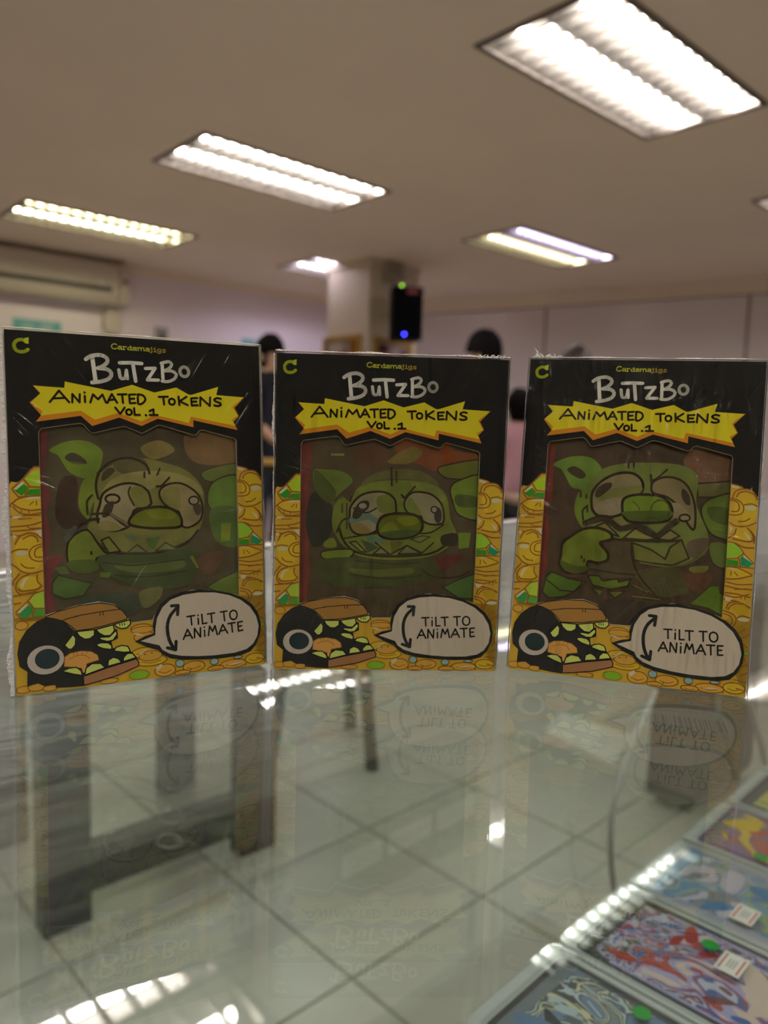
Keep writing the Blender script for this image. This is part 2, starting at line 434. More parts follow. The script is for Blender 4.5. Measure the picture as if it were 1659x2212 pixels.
# ------------------------------------------------------------------ printed art tools
def homography(src, dst):
    A = []; b = []
    for (x, y), (s, t) in zip(src, dst):
        A.append([x, y, 1, 0, 0, 0, -s * x, -s * y]); b.append(s)
        A.append([0, 0, 0, x, y, 1, -t * x, -t * y]); b.append(t)
    return np.append(np.linalg.solve(np.array(A, float), np.array(b, float)), 1).reshape(3, 3)
GLYPH = {
 'A': [[(0, 1), (.5, 0), (1, 1)], [(.2, .68), (.8, .62)]], 'N': [[(0, 1), (.06, 0), (.92, 1), (1, 0)]],
 'i': [[(.5, .36), (.5, 1)], [(.48, .0), (.52, .04)]], 'M': [[(0, 1), (.2, 0), (.5, .6), (.8, 0), (1, 1)]],
 'T': [[(0, .04), (1, 0)], [(.5, 0), (.55, 1)]], 'E': [[(1, 0), (0, .05), (.05, 1), (1, .95)], [(0, .5), (.8, .47)]],
 'D': [[(.05, 0), (.05, 1), (.6, .95), (.98, .6), (.92, .28), (.6, .05), (.0, 0)]],
 'O': [[(.5, 0), (.12, .15), (0, .5), (.12, .85), (.5, 1), (.88, .85), (1, .5), (.88, .15), (.5, 0)]],
 'K': [[(0, 0), (.05, 1)], [(.9, 0), (.1, .55), (1, 1)]], 'S': [[(1, .1), (.5, 0), (.05, .2), (.3, .45), (.8, .6), (.95, .85), (.5, 1), (0, .92)]],
 'V': [[(0, 0), (.5, 1), (1, 0)]], 'L': [[(0, 0), (.05, 1), (1, .97)]], '1': [[(.0, .3), (.5, 0), (.5, 1)], [(0, 1), (1, .98)]],
 '.': [[(.4, .95), (.6, 1)]], 'R': [[(0, 1), (0, 0), (.7, .05), (.85, .3), (.6, .5), (.05, .52), (1, 1)]],
 'C': [[(1, .15), (.6, 0), (.15, .2), (0, .55), (.2, .9), (.6, 1), (1, .85)]], 'I': [[(.5, 0), (.5, 1)]],
 'a': [[(.1, .12), (.5, 0), (.88, .15), (.9, 1), (1, 1)], [(.88, .45), (.4, .45), (.05, .75), (.4, 1), (.88, .8)]],
 'r': [[(.0, 0), (.25, .05), (.25, 1)], [(.0, 1), (.5, 1)], [(.25, .3), (.6, 0), (1, .1)]],
 'd': [[(.85, .3), (.4, .25), (.05, .6), (.4, 1), (.85, .85)], [(.6, -.2), (.85, -.2), (.85, 1), (1, 1)]],
 'm': [[(0, 0), (.1, .05), (.1, 1)], [(.1, .3), (.3, 0), (.5, .15), (.5, 1)], [(.5, .3), (.7, 0), (.9, .15), (.9, 1), (1, 1)]],
 'j': [[(.2, 0), (.6, 0), (.6, 1.2), (.2, 1.45), (-.2, 1.3)], [(.6, -.35), (.62, -.32)]],
 'k': [[(.1, 0), (.55, 0), (.55, 1)], [(.1, 1), (1, 1)], [(.55, -.35), (.57, -.32)]],
 'g': [[(.85, .1), (.4, 0), (.05, .4), (.4, .8), (.85, .7)], [(.85, 0), (.85, 1.15), (.5, 1.4), (.05, 1.25)]],
 's': [[(.9, .1), (.4, 0), (.1, .25), (.5, .5), (.9, .75), (.5, 1), (.05, .9)]],
}
CLAMP = [None]
class Art:
    """flat ink shapes; frame = (x0, y0, scale) of the picture crop the outline was read from"""
    def __init__(s, to3, hom, frame, off, matf=ink, unit=0.000134):
        s.to3 = to3; s.h = hom; s.fr = frame; s.off = off; s.mb = MB(); s.matf = matf; s.unit = unit; s.clamp = CLAMP[0] if hom is not None else None
    def st(s, p):
        x = s.fr[0] + p[0] / s.fr[2]; y = s.fr[1] + p[1] / s.fr[2]
        if s.h is None: return (p[0], p[1])
        q = s.h @ np.array([x, y, 1]); q = (q[0] / q[2], q[1] / q[2])
        return q if s.clamp is None else (min(max(q[0], 0.0), s.clamp[0]), min(max(q[1], 0.00002), s.clamp[1]))
    def wid(s, w): return w / s.fr[2] * s.unit if s.h is not None else w
    def raw(s, rgb, P):
        if len(P) < 3: return
        s.off += 4e-6
        tri = tessellate_polygon([[Vector((a, b, 0)) for a, b in P]])
        fs = []
        for t in tri:
            (x0, y0), (x1, y1), (x2, y2) = P[t[0]], P[t[1]], P[t[2]]
            fs.append(tuple(t) if (x1 - x0) * (y2 - y0) - (x2 - x0) * (y1 - y0) > 0 else tuple(t[::-1]))
        s.mb.add([s.to3(a, b, s.off) for a, b in P], fs, s.matf(rgb))
    def fill(s, rgb, pts, smooth=False, k=4):
        if smooth: pts = spline(pts, True, k)
        s.raw(rgb, [s.st(p) for p in pts])
    def line(s, rgb, pts, w, smooth=False, closed=False, taper=False):
        if smooth or closed: pts = spline(pts, closed, 4)
        if closed: pts = list(pts) + [pts[0]]
        P = [s.st(p) for p in pts]; r = s.wid(w) / 2
        s.off += 4e-6; n = len(P)
        vs = []; fs = []
        for i in range(n - 1):
            (x0, y0), (x1, y1) = P[i], P[i + 1]; d = math.hypot(x1 - x0, y1 - y0)
            if d < 1e-9: continue
            nx, ny = -(y1 - y0) / d * r, (x1 - x0) / d * r; o = len(vs)
            vs += [(x0 - nx, y0 - ny), (x1 - nx, y1 - ny), (x1 + nx, y1 + ny), (x0 + nx, y0 + ny)]; fs.append((o, o + 1, o + 2, o + 3))
        kk = 8
        for i, (x, y) in enumerate(P):
            if smooth and 0 < i < n - 1 and i % 2: continue
            o = len(vs); vs += [(x + r * math.cos(2 * math.pi * j / kk), y + r * math.sin(2 * math.pi * j / kk)) for j in range(kk)]; fs.append(tuple(range(o, o + kk)))
        s.mb.add([s.to3(a, b, s.off) for a, b in vs], fs, s.matf(rgb))
    def shape(s, rgb, pts, edge=None, w=0, smooth=True):
        s.fill(rgb, pts, smooth)
        if edge: s.line(edge, pts, w, closed=True) if smooth else s.line(edge, list(pts) + [pts[0]], w)
    def ell(s, rgb, cx, cy, rx, ry, edge=None, w=0):
        s.fill(rgb, ellipse(cx, cy, rx, ry))
        if edge: s.line(edge, ellipse(cx, cy, rx, ry, 14), w, closed=True)
    def text(s, rgb, chars, w):
        """chars: (character, x0, y0, x1, y1)"""
        for ch, x0, y0, x1, y1 in chars:
            for st in GLYPH[ch]:
                s.line(rgb, [(x0 + a * (x1 - x0), y0 + b * (y1 - y0)) for a, b in st], w, smooth=(ch in 'OSDCadgsj' and len(st) > 3))
    def build(s, name, parent): return s.mb.build(name, parent)

# ------------------------------------------------------------------ the three card boxes
BOX = [(-65.5841, 209.9527, 0.4752, 0.0688, 0.0093, 68.4406, 96.3727), (1.6535, 224.947, 0.0525, -0.0168, 0.0017, 67.5258, 94.1966), (72.192, 218.8283, -0.281, 0.1443, -0.0102, 67.448, 96.6924)]
FACE = [[(11, 714), (558, 749), (574, 1434), (33, 1507)], [(598, 767), (1100, 779), (1066, 1452), (592.5, 1448)], [(1147, 776), (1654, 784), (1611, 1511), (1098, 1444)]]
FT = (590, 760, 3.190); FC = (590, 1280, 6.381); FB = (800, 1280, 5.925); FLS = (590, 1010, 6.914); FRS = (1010, 1030, 5.144)
W1 = (70, 900, 3.607); WW2 = (640, 940, 4.046); W3 = (1150, 930, 3.687)
BLK = (31, 31, 27); GOLD = (203, 165, 52); BRN = (152, 100, 36); PALE = (206, 196, 156); GOLDL = (211, 180, 46)
LIME = (168, 202, 40); GRN = (56, 146, 36); TOOTH = (200, 214, 106); WOOD = (164, 122, 60); CREAM = (198, 187, 164)

HOLE = [(WW2, p) for p in [(42, 95), (62, 66), (345, 25), (372, 36), (425, 102), (445, 104), (600, 66), (682, 50), (820, 108), (945, 43), (978, 43), (1240, 125), (1262, 120), (1285, 90), (1312, 80), (1590, 155), (1604, 176), (1575, 820), (1545, 1480),
        (1430, 1452), (1300, 1418), (1150, 1404), (1000, 1438), (900, 1490), (850, 1560), (822, 1612), (660, 1616), (620, 1560), (540, 1462), (420, 1428), (250, 1444), (28, 1492), (33, 760)]]

def goblin(a, which):
    L_ = (58, 48, 34)
    if which == 2:
        a.fill((74, 60, 46), [(20, 60), (1640, 60), (1640, 1640), (0, 1640)])
        a.fill((112, 50, 42), [(80, 60), (185, 130), (165, 350), (160, 540), (112, 640), (135, 830), (110, 950), (120, 1060), (70, 1200), (40, 1400), (0, 1400), (40, 500)])
        a.fill((104, 76, 54), [(1290, 110), (1660, 180), (1640, 420), (1300, 420), (1200, 250)])
        a.shape((100, 100, 52), [(1310, 430), (1630, 410), (1620, 540), (1320, 540)], L_, 14, False)
        a.shape((92, 112, 38), [(1350, 620), (1440, 545), (1640, 530), (1620, 860), (1450, 850), (1370, 740)], L_, 14)
        a.fill((72, 88, 36), [(1400, 620), (1600, 640), (1600, 760), (1440, 730)], True)
        a.shape((98, 128, 48), [(165, 270), (260, 220), (380, 203), (480, 225), (548, 295), (535, 330), (470, 400), (440, 470), (380, 470), (310, 450), (265, 370), (230, 310)])
        a.fill((66, 60, 44), [(275, 310), (330, 285), (400, 320), (425, 365), (380, 385), (310, 350)], True)
        a.shape((104, 118, 54), [(520, 330), (640, 280), (800, 262), (1000, 262), (1180, 280), (1300, 340), (1322, 420), (1310, 600), (1390, 800), (1400, 900), (1300, 1030), (1100, 1092), (900, 1060), (700, 890), (420, 780), (350, 700), (335, 600), (370, 490), (450, 420)])
        a.fill((100, 122, 40), [(380, 500), (460, 460), (460, 640), (410, 780), (345, 690), (338, 590)], True)
        a.shape((126, 118, 82), [(470, 600), (480, 490), (560, 400), (680, 345), (800, 345), (870, 400), (880, 470), (840, 525), (740, 545), (712, 600), (715, 665), (640, 692), (540, 688), (490, 655)], L_, 22)
        a.fill((112, 116, 62), [(500, 500), (840, 440), (860, 500), (740, 530), (560, 570)], True)
        a.fill((136, 126, 96), [(490, 610), (600, 550), (710, 545), (700, 660), (560, 680)], True)
        a.fill((64, 52, 40), [(500, 525), (515, 465), (570, 425), (630, 420), (625, 460), (580, 500), (530, 535)], True)
        a.shape((118, 108, 74), [(960, 500), (955, 430), (1000, 392), (1080, 375), (1180, 400), (1250, 470), (1295, 600), (1300, 740), (1280, 800), (1220, 720), (1180, 630), (1080, 540)], L_, 18)
        a.fill((132, 122, 90), [(1110, 590), (1190, 600), (1260, 700), (1200, 720), (1120, 690)], True)
        a.line(L_, ellipse(1215, 705, 42, 28, 10), 14, closed=True)
        a.fill((62, 54, 42), [(1200, 470), (1250, 520), (1260, 600), (1220, 590), (1190, 530)], True)
        a.fill((118, 118, 64), [(600, 720), (720, 690), (760, 750), (660, 770)], True)
        a.line((78, 68, 52), [(420, 745), (560, 705), (640, 745), (700, 790), (770, 775), (850, 770), (930, 810), (1000, 850), (1080, 780), (1150, 730)], 52, True)
        a.line(L_, [(405, 735), (540, 685), (640, 700)], 20, True)
        a.shape((122, 122, 60), [(725, 865), (820, 785), (900, 830), (1000, 872), (900, 882)], L_, 16, False)
        a.shape((120, 118, 72), [(1000, 872), (1100, 800), (1175, 850), (1100, 885)], L_, 14, False)
        a.shape((118, 116, 66), [(480, 780), (580, 735), (690, 850)], L_, 14, False)
        a.fill((78, 70, 48), [(640, 880), (780, 890), (810, 1060), (840, 1170), (560, 1190), (440, 1150), (450, 1070), (600, 1040)], True)
        a.shape((104, 108, 50), [(795, 900), (950, 960), (1060, 1035), (1100, 940), (1190, 880), (1250, 1030), (1120, 1085), (900, 1060), (810, 1040)], L_, 14, False)
        a.fill((92, 82, 62), [(1240, 900), (1400, 870), (1380, 1000), (1260, 1020)], True)
        a.line((96, 100, 48), [(860, 1060), (1100, 1095), (1290, 1050), (1400, 950)], 14, True)
        a.shape((104, 128, 38), [(715, 610), (730, 548), (800, 520), (900, 515), (1020, 530), (1090, 580), (1115, 645), (1100, 705), (1040, 735), (900, 742), (780, 732), (730, 690)], L_, 22)
        a.fill((74, 92, 36), [(735, 650), (1100, 650), (1090, 705), (1030, 725), (900, 732), (780, 722), (740, 690)], True)
        a.line((80, 92, 40), ellipse(1020, 640, 75, 80, 12), 10, closed=True)
        a.line((80, 92, 40), [(800, 570), (850, 620), (850, 690)], 10, True)
        a.line(L_, [(640, 865), (720, 878), (1000, 892), (1180, 885)], 20, True)
        a.line(L_, [(945, 360), (950, 430)], 18); a.line(L_, [(960, 400), (1000, 380), (1075, 315)], 16, True)
        a.line(L_, [(765, 268), (765, 300)], 14); a.line(L_, [(810, 264), (810, 292)], 14)
        a.line(L_, [(405, 715), (400, 640), (440, 600)], 16, True); a.line(L_, [(430, 510), (430, 540)], 14); a.line(L_, [(385, 485), (385, 530)], 14); a.line(L_, [(438, 615), (438, 650)], 14)
        a.shape((104, 118, 36), [(225, 1000), (240, 900), (300, 850), (400, 790), (520, 780), (620, 820), (630, 870), (570, 888), (540, 905), (600, 980), (595, 1040), (520, 1062), (442, 1050), (430, 1130), (340, 1152), (260, 1125), (215, 1060)], L_, 24)
        a.fill((76, 86, 34), [(222, 1040), (340, 1082), (436, 1090), (424, 1130), (335, 1148), (250, 1112)], True)
        a.line((60, 52, 30), [(390, 1005), (392, 1020)], 16); a.line((60, 52, 30), [(412, 1030), (412, 1048)], 16)
        a.line((90, 60, 50), [(270, 1165), (420, 1165)], 24)
        a.shape((76, 106, 32), [(78, 1290), (110, 1170), (150, 1130), (290, 1185), (430, 1215), (350, 1280), (250, 1330), (130, 1340)], L_, 12, False)
        a.line(L_, [(110, 1190), (220, 1280), (330, 1290), (400, 1220)], 12)
        a.shape((92, 112, 36), [(440, 1160), (530, 1165), (560, 1205), (680, 1190), (690, 1215), (785, 1195), (760, 1250), (620, 1275), (480, 1240)], L_, 14, False)
        a.shape((88, 100, 40), [(470, 1260), (570, 1285), (540, 1330)], L_, 10, False); a.shape((88, 100, 40), [(600, 1290), (740, 1290), (660, 1345)], L_, 10, False)
        a.fill((78, 76, 44), [(820, 1130), (1180, 1110), (1240, 1300), (1000, 1340), (860, 1220)], True)
        a.line(L_, [(790, 900), (800, 1040), (860, 1180), (980, 1320)], 16, True); a.line(L_, [(460, 1110), (640, 1140), (820, 1160)], 12, True)
        a.line((90, 96, 44), [(800, 1240), (920, 1300)], 12); a.line((96, 100, 48), [(800, 1330), (1020, 1360)], 12)
        a.fill((94, 66, 46), [(1200, 1160), (1420, 1150), (1400, 1280), (1290, 1300)], True)
        a.fill((108, 110, 46), [(1260, 1100), (1400, 1090), (1380, 1140), (1270, 1140)], True)
        a.fill((88, 104, 42), [(1420, 910), (1560, 930), (1540, 1100), (1440, 1060)], True)
        a.shape((86, 112, 34), [(1250, 1395), (1330, 1330), (1420, 1250), (1490, 1250), (1500, 1310), (1540, 1330), (1530, 1500), (1400, 1430)], (66, 70, 34), 12, False)
        a.fill((64, 56, 46), [(540, 1370), (900, 1380), (840, 1520), (640, 1560)], True)
        return
    if which == 1:
        a.fill((80, 70, 50), [(0, 0), (1640, 0), (1640, 1650), (0, 1650)])
        a.fill((112, 56, 48), [(30, 60), (140, 120), (130, 300), (100, 480), (130, 560), (70, 720), (120, 900), (100, 1060), (120, 1200), (90, 1480), (0, 1480)])
        a.fill((50, 52, 44), [(120, 560), (200, 520), (310, 640), (320, 800), (260, 950), (140, 1000), (80, 800)], True)
        a.fill((118, 70, 42), [(860, 80), (1000, 60), (1250, 130), (1600, 180), (1590, 240), (1250, 330), (1050, 260), (900, 200)], True)
        a.fill((128, 66, 30), [(1290, 90), (1360, 110), (1400, 230), (1290, 260)], True)
        a.fill((90, 66, 48), [(520, 120), (760, 110), (780, 280), (540, 300)], True)
        a.fill((112, 100, 50), [(800, 240), (1000, 120), (1110, 170), (1000, 260), (860, 270)], True)
        a.fill((126, 120, 60), [(300, 180), (420, 180), (415, 202), (300, 200)])
        a.shape((100, 108, 42), [(1240, 320), (1300, 280), (1640, 230), (1640, 380), (1400, 400), (1290, 380)], L_, 12)
        a.shape((104, 128, 44), [(1350, 480), (1430, 410), (1640, 380), (1630, 740), (1430, 720), (1370, 600)], L_, 14)
        a.fill((78, 92, 44), [(1400, 540), (1600, 560), (1600, 640), (1420, 640)], True)
        a.shape((98, 118, 46), [(150, 330), (250, 320), (390, 335), (470, 380), (490, 430), (440, 480), (350, 560), (310, 620), (220, 580), (160, 470)])
        a.fill((76, 86, 40), [(152, 340), (200, 345), (320, 470), (350, 540), (308, 615), (220, 580), (162, 470)], True)
        a.shape((106, 120, 46), [(470, 600), (540, 480), (700, 425), (880, 412), (1080, 420), (1230, 460), (1320, 560), (1350, 750), (1400, 880), (1330, 1000), (1150, 1085), (850, 1115), (560, 1085), (420, 1000), (350, 910), (310, 800), (330, 640), (400, 560)])
        a.fill((94, 94, 50), [(560, 470), (650, 370), (860, 315), (1080, 330), (1220, 410), (1240, 460), (1080, 415), (880, 405), (700, 418)], True)
        a.fill((118, 128, 62), [(1000, 440), (1200, 460), (1300, 560), (1270, 600), (1100, 500)], True)
        a.shape((132, 128, 94), [(465, 720), (478, 640), (560, 550), (680, 515), (790, 525), (858, 580), (872, 660), (860, 700), (760, 725), (712, 780), (706, 850), (620, 892), (520, 882), (470, 830)], L_, 20)
        a.fill((104, 112, 48), [(710, 560), (800, 540), (850, 600), (850, 690), (740, 700), (705, 640)], True)
        a.fill((92, 116, 96), [(470, 740), (600, 690), (720, 760), (700, 800), (620, 760), (480, 800)], True)
        a.fill((128, 112, 62), [(480, 820), (560, 790), (650, 860), (600, 885), (520, 875)], True)
        a.line(L_, [(700, 660), (610, 700), (500, 660)], 14, True)
        a.shape((60, 54, 42), [(500, 700), (550, 615), (620, 600), (628, 650), (575, 700), (540, 745), (500, 745)], L_, 12)
        a.ell((140, 132, 106), 580, 640, 34, 24)
        a.shape((132, 128, 94), [(945, 610), (1000, 530), (1080, 515), (1190, 540), (1270, 620), (1292, 720), (1275, 790), (1180, 800), (1110, 770), (1080, 720), (970, 690)], L_, 18)
        a.fill((108, 120, 52), [(960, 620), (1000, 560), (1060, 640), (1090, 720), (980, 690)], True)
        a.ell((58, 62, 50), 1240, 720, 34, 70); a.ell((136, 132, 106), 1208, 670, 28, 28, L_, 12)
        a.shape((86, 96, 24), [(706, 850), (722, 775), (780, 722), (900, 705), (1030, 716), (1096, 765), (1100, 840), (1050, 890), (950, 922), (820, 928), (740, 905)], L_, 24)
        a.fill((108, 118, 24), [(880, 745), (1030, 730), (1068, 785), (950, 815)], True); a.fill((104, 112, 28), [(730, 860), (820, 780), (900, 850), (800, 870)], True)
        a.fill((66, 84, 38), [(730, 880), (900, 850), (1060, 850), (1040, 890), (940, 915), (820, 920)], True)
        a.line(L_, [(375, 840), (420, 960), (520, 1045), (700, 1078), (900, 1080), (1150, 1062), (1300, 985), (1365, 880)], 20, True)
        a.line(L_, [(400, 930), (560, 900), (700, 880)], 14, True); a.line(L_, [(1060, 880), (1180, 870), (1290, 800)], 14, True)
        a.fill((80, 112, 90), [(600, 920), (640, 900), (785, 935), (700, 975)])
        a.fill((62, 78, 52), [(560, 930), (660, 970), (720, 1010), (620, 1050)])
        a.shape((110, 120, 64), [(670, 1062), (740, 1003), (815, 1062)], L_, 14, False); a.shape((110, 120, 64), [(890, 1062), (965, 985), (1090, 1055)], L_, 14, False)
        a.shape((110, 118, 58), [(465, 960), (520, 950), (610, 1045), (560, 1040)], L_, 12, False)
        a.fill((90, 92, 36), [(820, 950), (940, 950), (870, 1050), (830, 1040)]); a.shape((104, 112, 62), [(1000, 930), (1100, 900), (1170, 910), (1080, 960)], L_, 10, False)
        a.line(L_, [(690, 960), (740, 1005), (820, 1065), (965, 985), (1100, 1050), (1200, 960)], 14)
        a.shape((104, 124, 40), [(215, 1050), (300, 1028), (470, 1020), (495, 1065), (400, 1120), (240, 1105)], L_, 14)
        a.fill((110, 122, 44), [(240, 960), (320, 920), (350, 1000), (250, 1005)], True)
        a.fill((70, 78, 42), [(200, 1130), (480, 1090), (850, 1125), (1150, 1100), (1260, 1200), (1120, 1300), (700, 1360), (260, 1320)], True)
        a.fill((90, 98, 46), [(460, 1190), (700, 1200), (1000, 1180), (980, 1240), (600, 1260)], True); a.line((58, 62, 36), [(470, 1240), (800, 1275), (1090, 1250)], 14, True); a.line((58, 62, 36), [(520, 1120), (860, 1150), (1080, 1130)], 14, True)
        a.fill((106, 130, 44), [(1420, 870), (1530, 870), (1510, 1000), (1420, 1015)])
        a.fill((96, 50, 42), [(1215, 1080), (1460, 1060), (1440, 1120), (1290, 1205), (1225, 1150)])
        a.fill((52, 48, 38), [(1270, 900), (1400, 880), (1400, 980), (1280, 980)], True)
        a.shape((76, 106, 50), [(1280, 1350), (1450, 1270), (1570, 1230), (1560, 1450), (1420, 1445)], L_, 10, False)
        a.line(L_, [(1090, 1190), (1200, 1260), (1400, 1260), (1540, 1200)], 12, True)
        pass
        a.line(L_, [(830, 300), (835, 460)], 14); a.line(L_, [(875, 330), (875, 430)], 12); a.line(L_, [(920, 540), (945, 570), (1040, 465)], 16)
        a.line(L_, [(480, 560), (470, 600)], 16); a.line(L_, [(400, 620), (400, 700)], 12); a.line(L_, [(440, 620), (440, 840)], 12); a.line(L_, [(350, 870), (400, 770), (450, 750)], 14, True)
        return
    a.fill((82, 76, 56), [(0, 0), (1640, 0), (1650, 1660), (0, 1660)])
    a.fill((116, 60, 58), [(40, 60), (130, 120), (110, 320), (90, 480), (150, 620), (110, 760), (150, 920), (120, 1080), (250, 1100), (150, 1220), (160, 1400), (180, 1520), (60, 1560)])
    a.fill((66, 52, 42), [(220, 500), (350, 480), (360, 720), (440, 820), (260, 880), (180, 760)], True)
    a.fill((122, 98, 66), [(1230, 120), (1600, 160), (1590, 350), (1300, 360), (1200, 250)], True)
    a.fill((128, 116, 66), [(850, 240), (1000, 180), (1120, 260), (950, 330)], True)
    a.shape((106, 118, 60), [(1340, 420), (1600, 360), (1600, 470), (1380, 500)], (74, 70, 46), 10)
    a.shape((100, 128, 56), [(1375, 600), (1440, 490), (1620, 460), (1620, 720), (1410, 720)], (74, 70, 46), 12)
    a.fill((84, 108, 54), [(1400, 720), (1620, 720), (1620, 1000), (1440, 960)], True)
    a.shape((108, 132, 46), [(135, 265), (220, 210), (340, 183), (450, 195), (540, 250), (555, 310), (520, 420), (440, 480), (370, 470), (290, 430), (240, 360), (200, 300)])
    a.fill((70, 64, 50), [(260, 310), (320, 280), (400, 320), (430, 365), (350, 370), (280, 345)], True); a.fill((84, 94, 46), [(280, 345), (420, 365), (340, 372)], True)
    a.fill((108, 128, 44), [(400, 500), (500, 430), (500, 600), (455, 740), (440, 805), (380, 740), (362, 640)], True)
    a.shape((116, 116, 62), [(500, 500), (560, 420), (700, 340), (870, 320), (1000, 345), (1200, 410), (1330, 540), (1350, 700), (1320, 860), (1220, 960), (1000, 1045), (780, 1065), (560, 1000), (430, 900), (480, 740)])
    a.fill((92, 88, 56), [(640, 340), (860, 320), (900, 420), (700, 440)], True)
    a.fill((138, 134, 78), [(545, 590), (640, 480), (830, 425), (1090, 430), (1280, 500), (1340, 610), (1200, 530), (1020, 525), (900, 570), (780, 520), (640, 560)], True)
    a.line(L_, [(520, 640), (500, 540), (530, 430), (630, 345), (770, 320), (890, 370), (920, 440)], 18, True)
    a.fill((74, 66, 48), [(545, 500), (560, 430), (620, 395), (650, 420), (590, 480)], True)
    a.shape((142, 134, 98), [(530, 690), (560, 595), (680, 530), (800, 520), (900, 570), (930, 650), (920, 690), (800, 730), (765, 850), (640, 892), (540, 862), (510, 770)], L_, 18)
    a.fill((120, 120, 60), [(770, 560), (850, 540), (910, 610), (910, 690), (800, 700), (755, 620)], True); a.line(L_, [(770, 545), (755, 600), (800, 690)], 12, True)
    a.line(L_, ellipse(630, 640, 55, 34, 12), 16, closed=True); a.fill((66, 58, 46), [(570, 690), (640, 660), (615, 760), (550, 785)], True)
    a.line(L_, [(470, 760), (600, 760), (700, 830), (750, 860)], 16, True); a.line((112, 104, 78), [(620, 760), (750, 840)], 22)
    a.shape((138, 128, 88), [(1000, 620), (1010, 560), (1080, 520), (1180, 520), (1290, 590), (1335, 690), (1320, 800), (1230, 860), (1170, 840), (1150, 740), (1050, 690)], L_, 16)
    a.fill((124, 122, 66), [(1010, 600), (1080, 540), (1150, 560), (1160, 720), (1050, 680)], True)
    a.ell((148, 140, 116), 1268, 650, 38, 32, L_, 12); a.fill((84, 74, 62), [(1260, 690), (1318, 680), (1325, 740), (1290, 765)], True)
    a.shape((98, 108, 34), [(765, 840), (780, 775), (860, 722), (980, 700), (1090, 715), (1160, 770), (1165, 850), (1050, 866), (900, 866)], L_, 20)
    a.fill((112, 120, 36), [(900, 745), (1060, 720), (1130, 780), (980, 800)], True)
    a.fill((128, 122, 72), [(520, 830), (600, 810), (700, 870), (620, 895), (540, 880)], True)
    a.line(L_, [(430, 880), (480, 980), (640, 1060), (800, 1075), (1000, 1060), (1200, 990), (1300, 880)], 14, True)
    a.shape((116, 122, 58), [(540, 965), (600, 940), (690, 1050), (600, 1065)], L_, 12, False); a.shape((112, 118, 74), [(745, 1062), (820, 1000), (905, 1060)], (80, 76, 50), 12, False); a.shape((112, 122, 70), [(970, 1045), (1045, 980), (1150, 1035)], (80, 76, 50), 12, False)
    a.fill((96, 112, 82), [(700, 900), (840, 940), (780, 970)]); a.fill((84, 110, 56), [(890, 950), (1010, 930), (960, 1030), (910, 1020)])
    a.shape((110, 126, 46), [(270, 1050), (290, 970), (360, 905), (440, 890), (520, 1000), (570, 1060), (640, 1085), (520, 1095), (480, 1145), (400, 1162), (290, 1150)], L_, 14)
    a.fill((82, 100, 44), [(285, 1130), (480, 1120), (520, 1190), (400, 1230), (290, 1190)], True); a.line((60, 52, 32), [(462, 1058), (462, 1072)], 18)
    a.line(L_, [(255, 930), (330, 880), (440, 810), (520, 800)], 22, True); a.fill((76, 84, 70), [(250, 930), (330, 850), (350, 880), (270, 980)], True)
    a.fill((72, 84, 52), [(520, 1090), (760, 1075), (1000, 1065), (1250, 1000), (1300, 1150), (1200, 1320), (900, 1340), (600, 1240)], True)
    a.fill((92, 104, 54), [(640, 1160), (900, 1140), (1180, 1120), (1150, 1190), (800, 1220)], True); a.line((60, 66, 44), [(560, 1140), (800, 1160), (1200, 1110)], 10, True); a.line((62, 66, 46), [(650, 1240), (900, 1250), (1220, 1200)], 12, True)
    a.fill((92, 112, 46), [(530, 1215), (620, 1215), (600, 1260), (530, 1255)])
    a.fill((118, 134, 46), [(1480, 830), (1560, 820), (1550, 960), (1480, 970)]); a.fill((98, 76, 60), [(1300, 1100), (1480, 1030), (1500, 1100), (1400, 1230), (1310, 1180)], True)
    a.fill((112, 124, 44), [(1235, 1090), (1260, 1080), (1310, 1180), (1290, 1180)])
    a.shape((76, 102, 50), [(155, 1300), (200, 1240), (400, 1290), (465, 1300), (400, 1400), (250, 1430), (150, 1385)], (60, 64, 42), 10, False)
    a.fill((88, 100, 54), [(165, 1180), (260, 1170), (290, 1230), (220, 1235)]); a.fill((66, 78, 62), [(400, 1400), (800, 1390), (860, 1500), (700, 1560), (420, 1500)], True)
    a.fill((106, 108, 64), [(840, 1370), (1010, 1330), (1000, 1420), (880, 1500)], True); a.shape((98, 118, 52), [(1370, 1330), (1480, 1260), (1640, 1190), (1640, 1410), (1480, 1380)], (70, 76, 44), 10, False)
    a.line(L_, [(1000, 400), (980, 450)], 12); a.line(L_, [(880, 430), (880, 470)], 14); a.line(L_, [(975, 540), (1010, 540), (1075, 470)], 14); a.line(L_, [(435, 760), (430, 660), (470, 610)], 14, True)

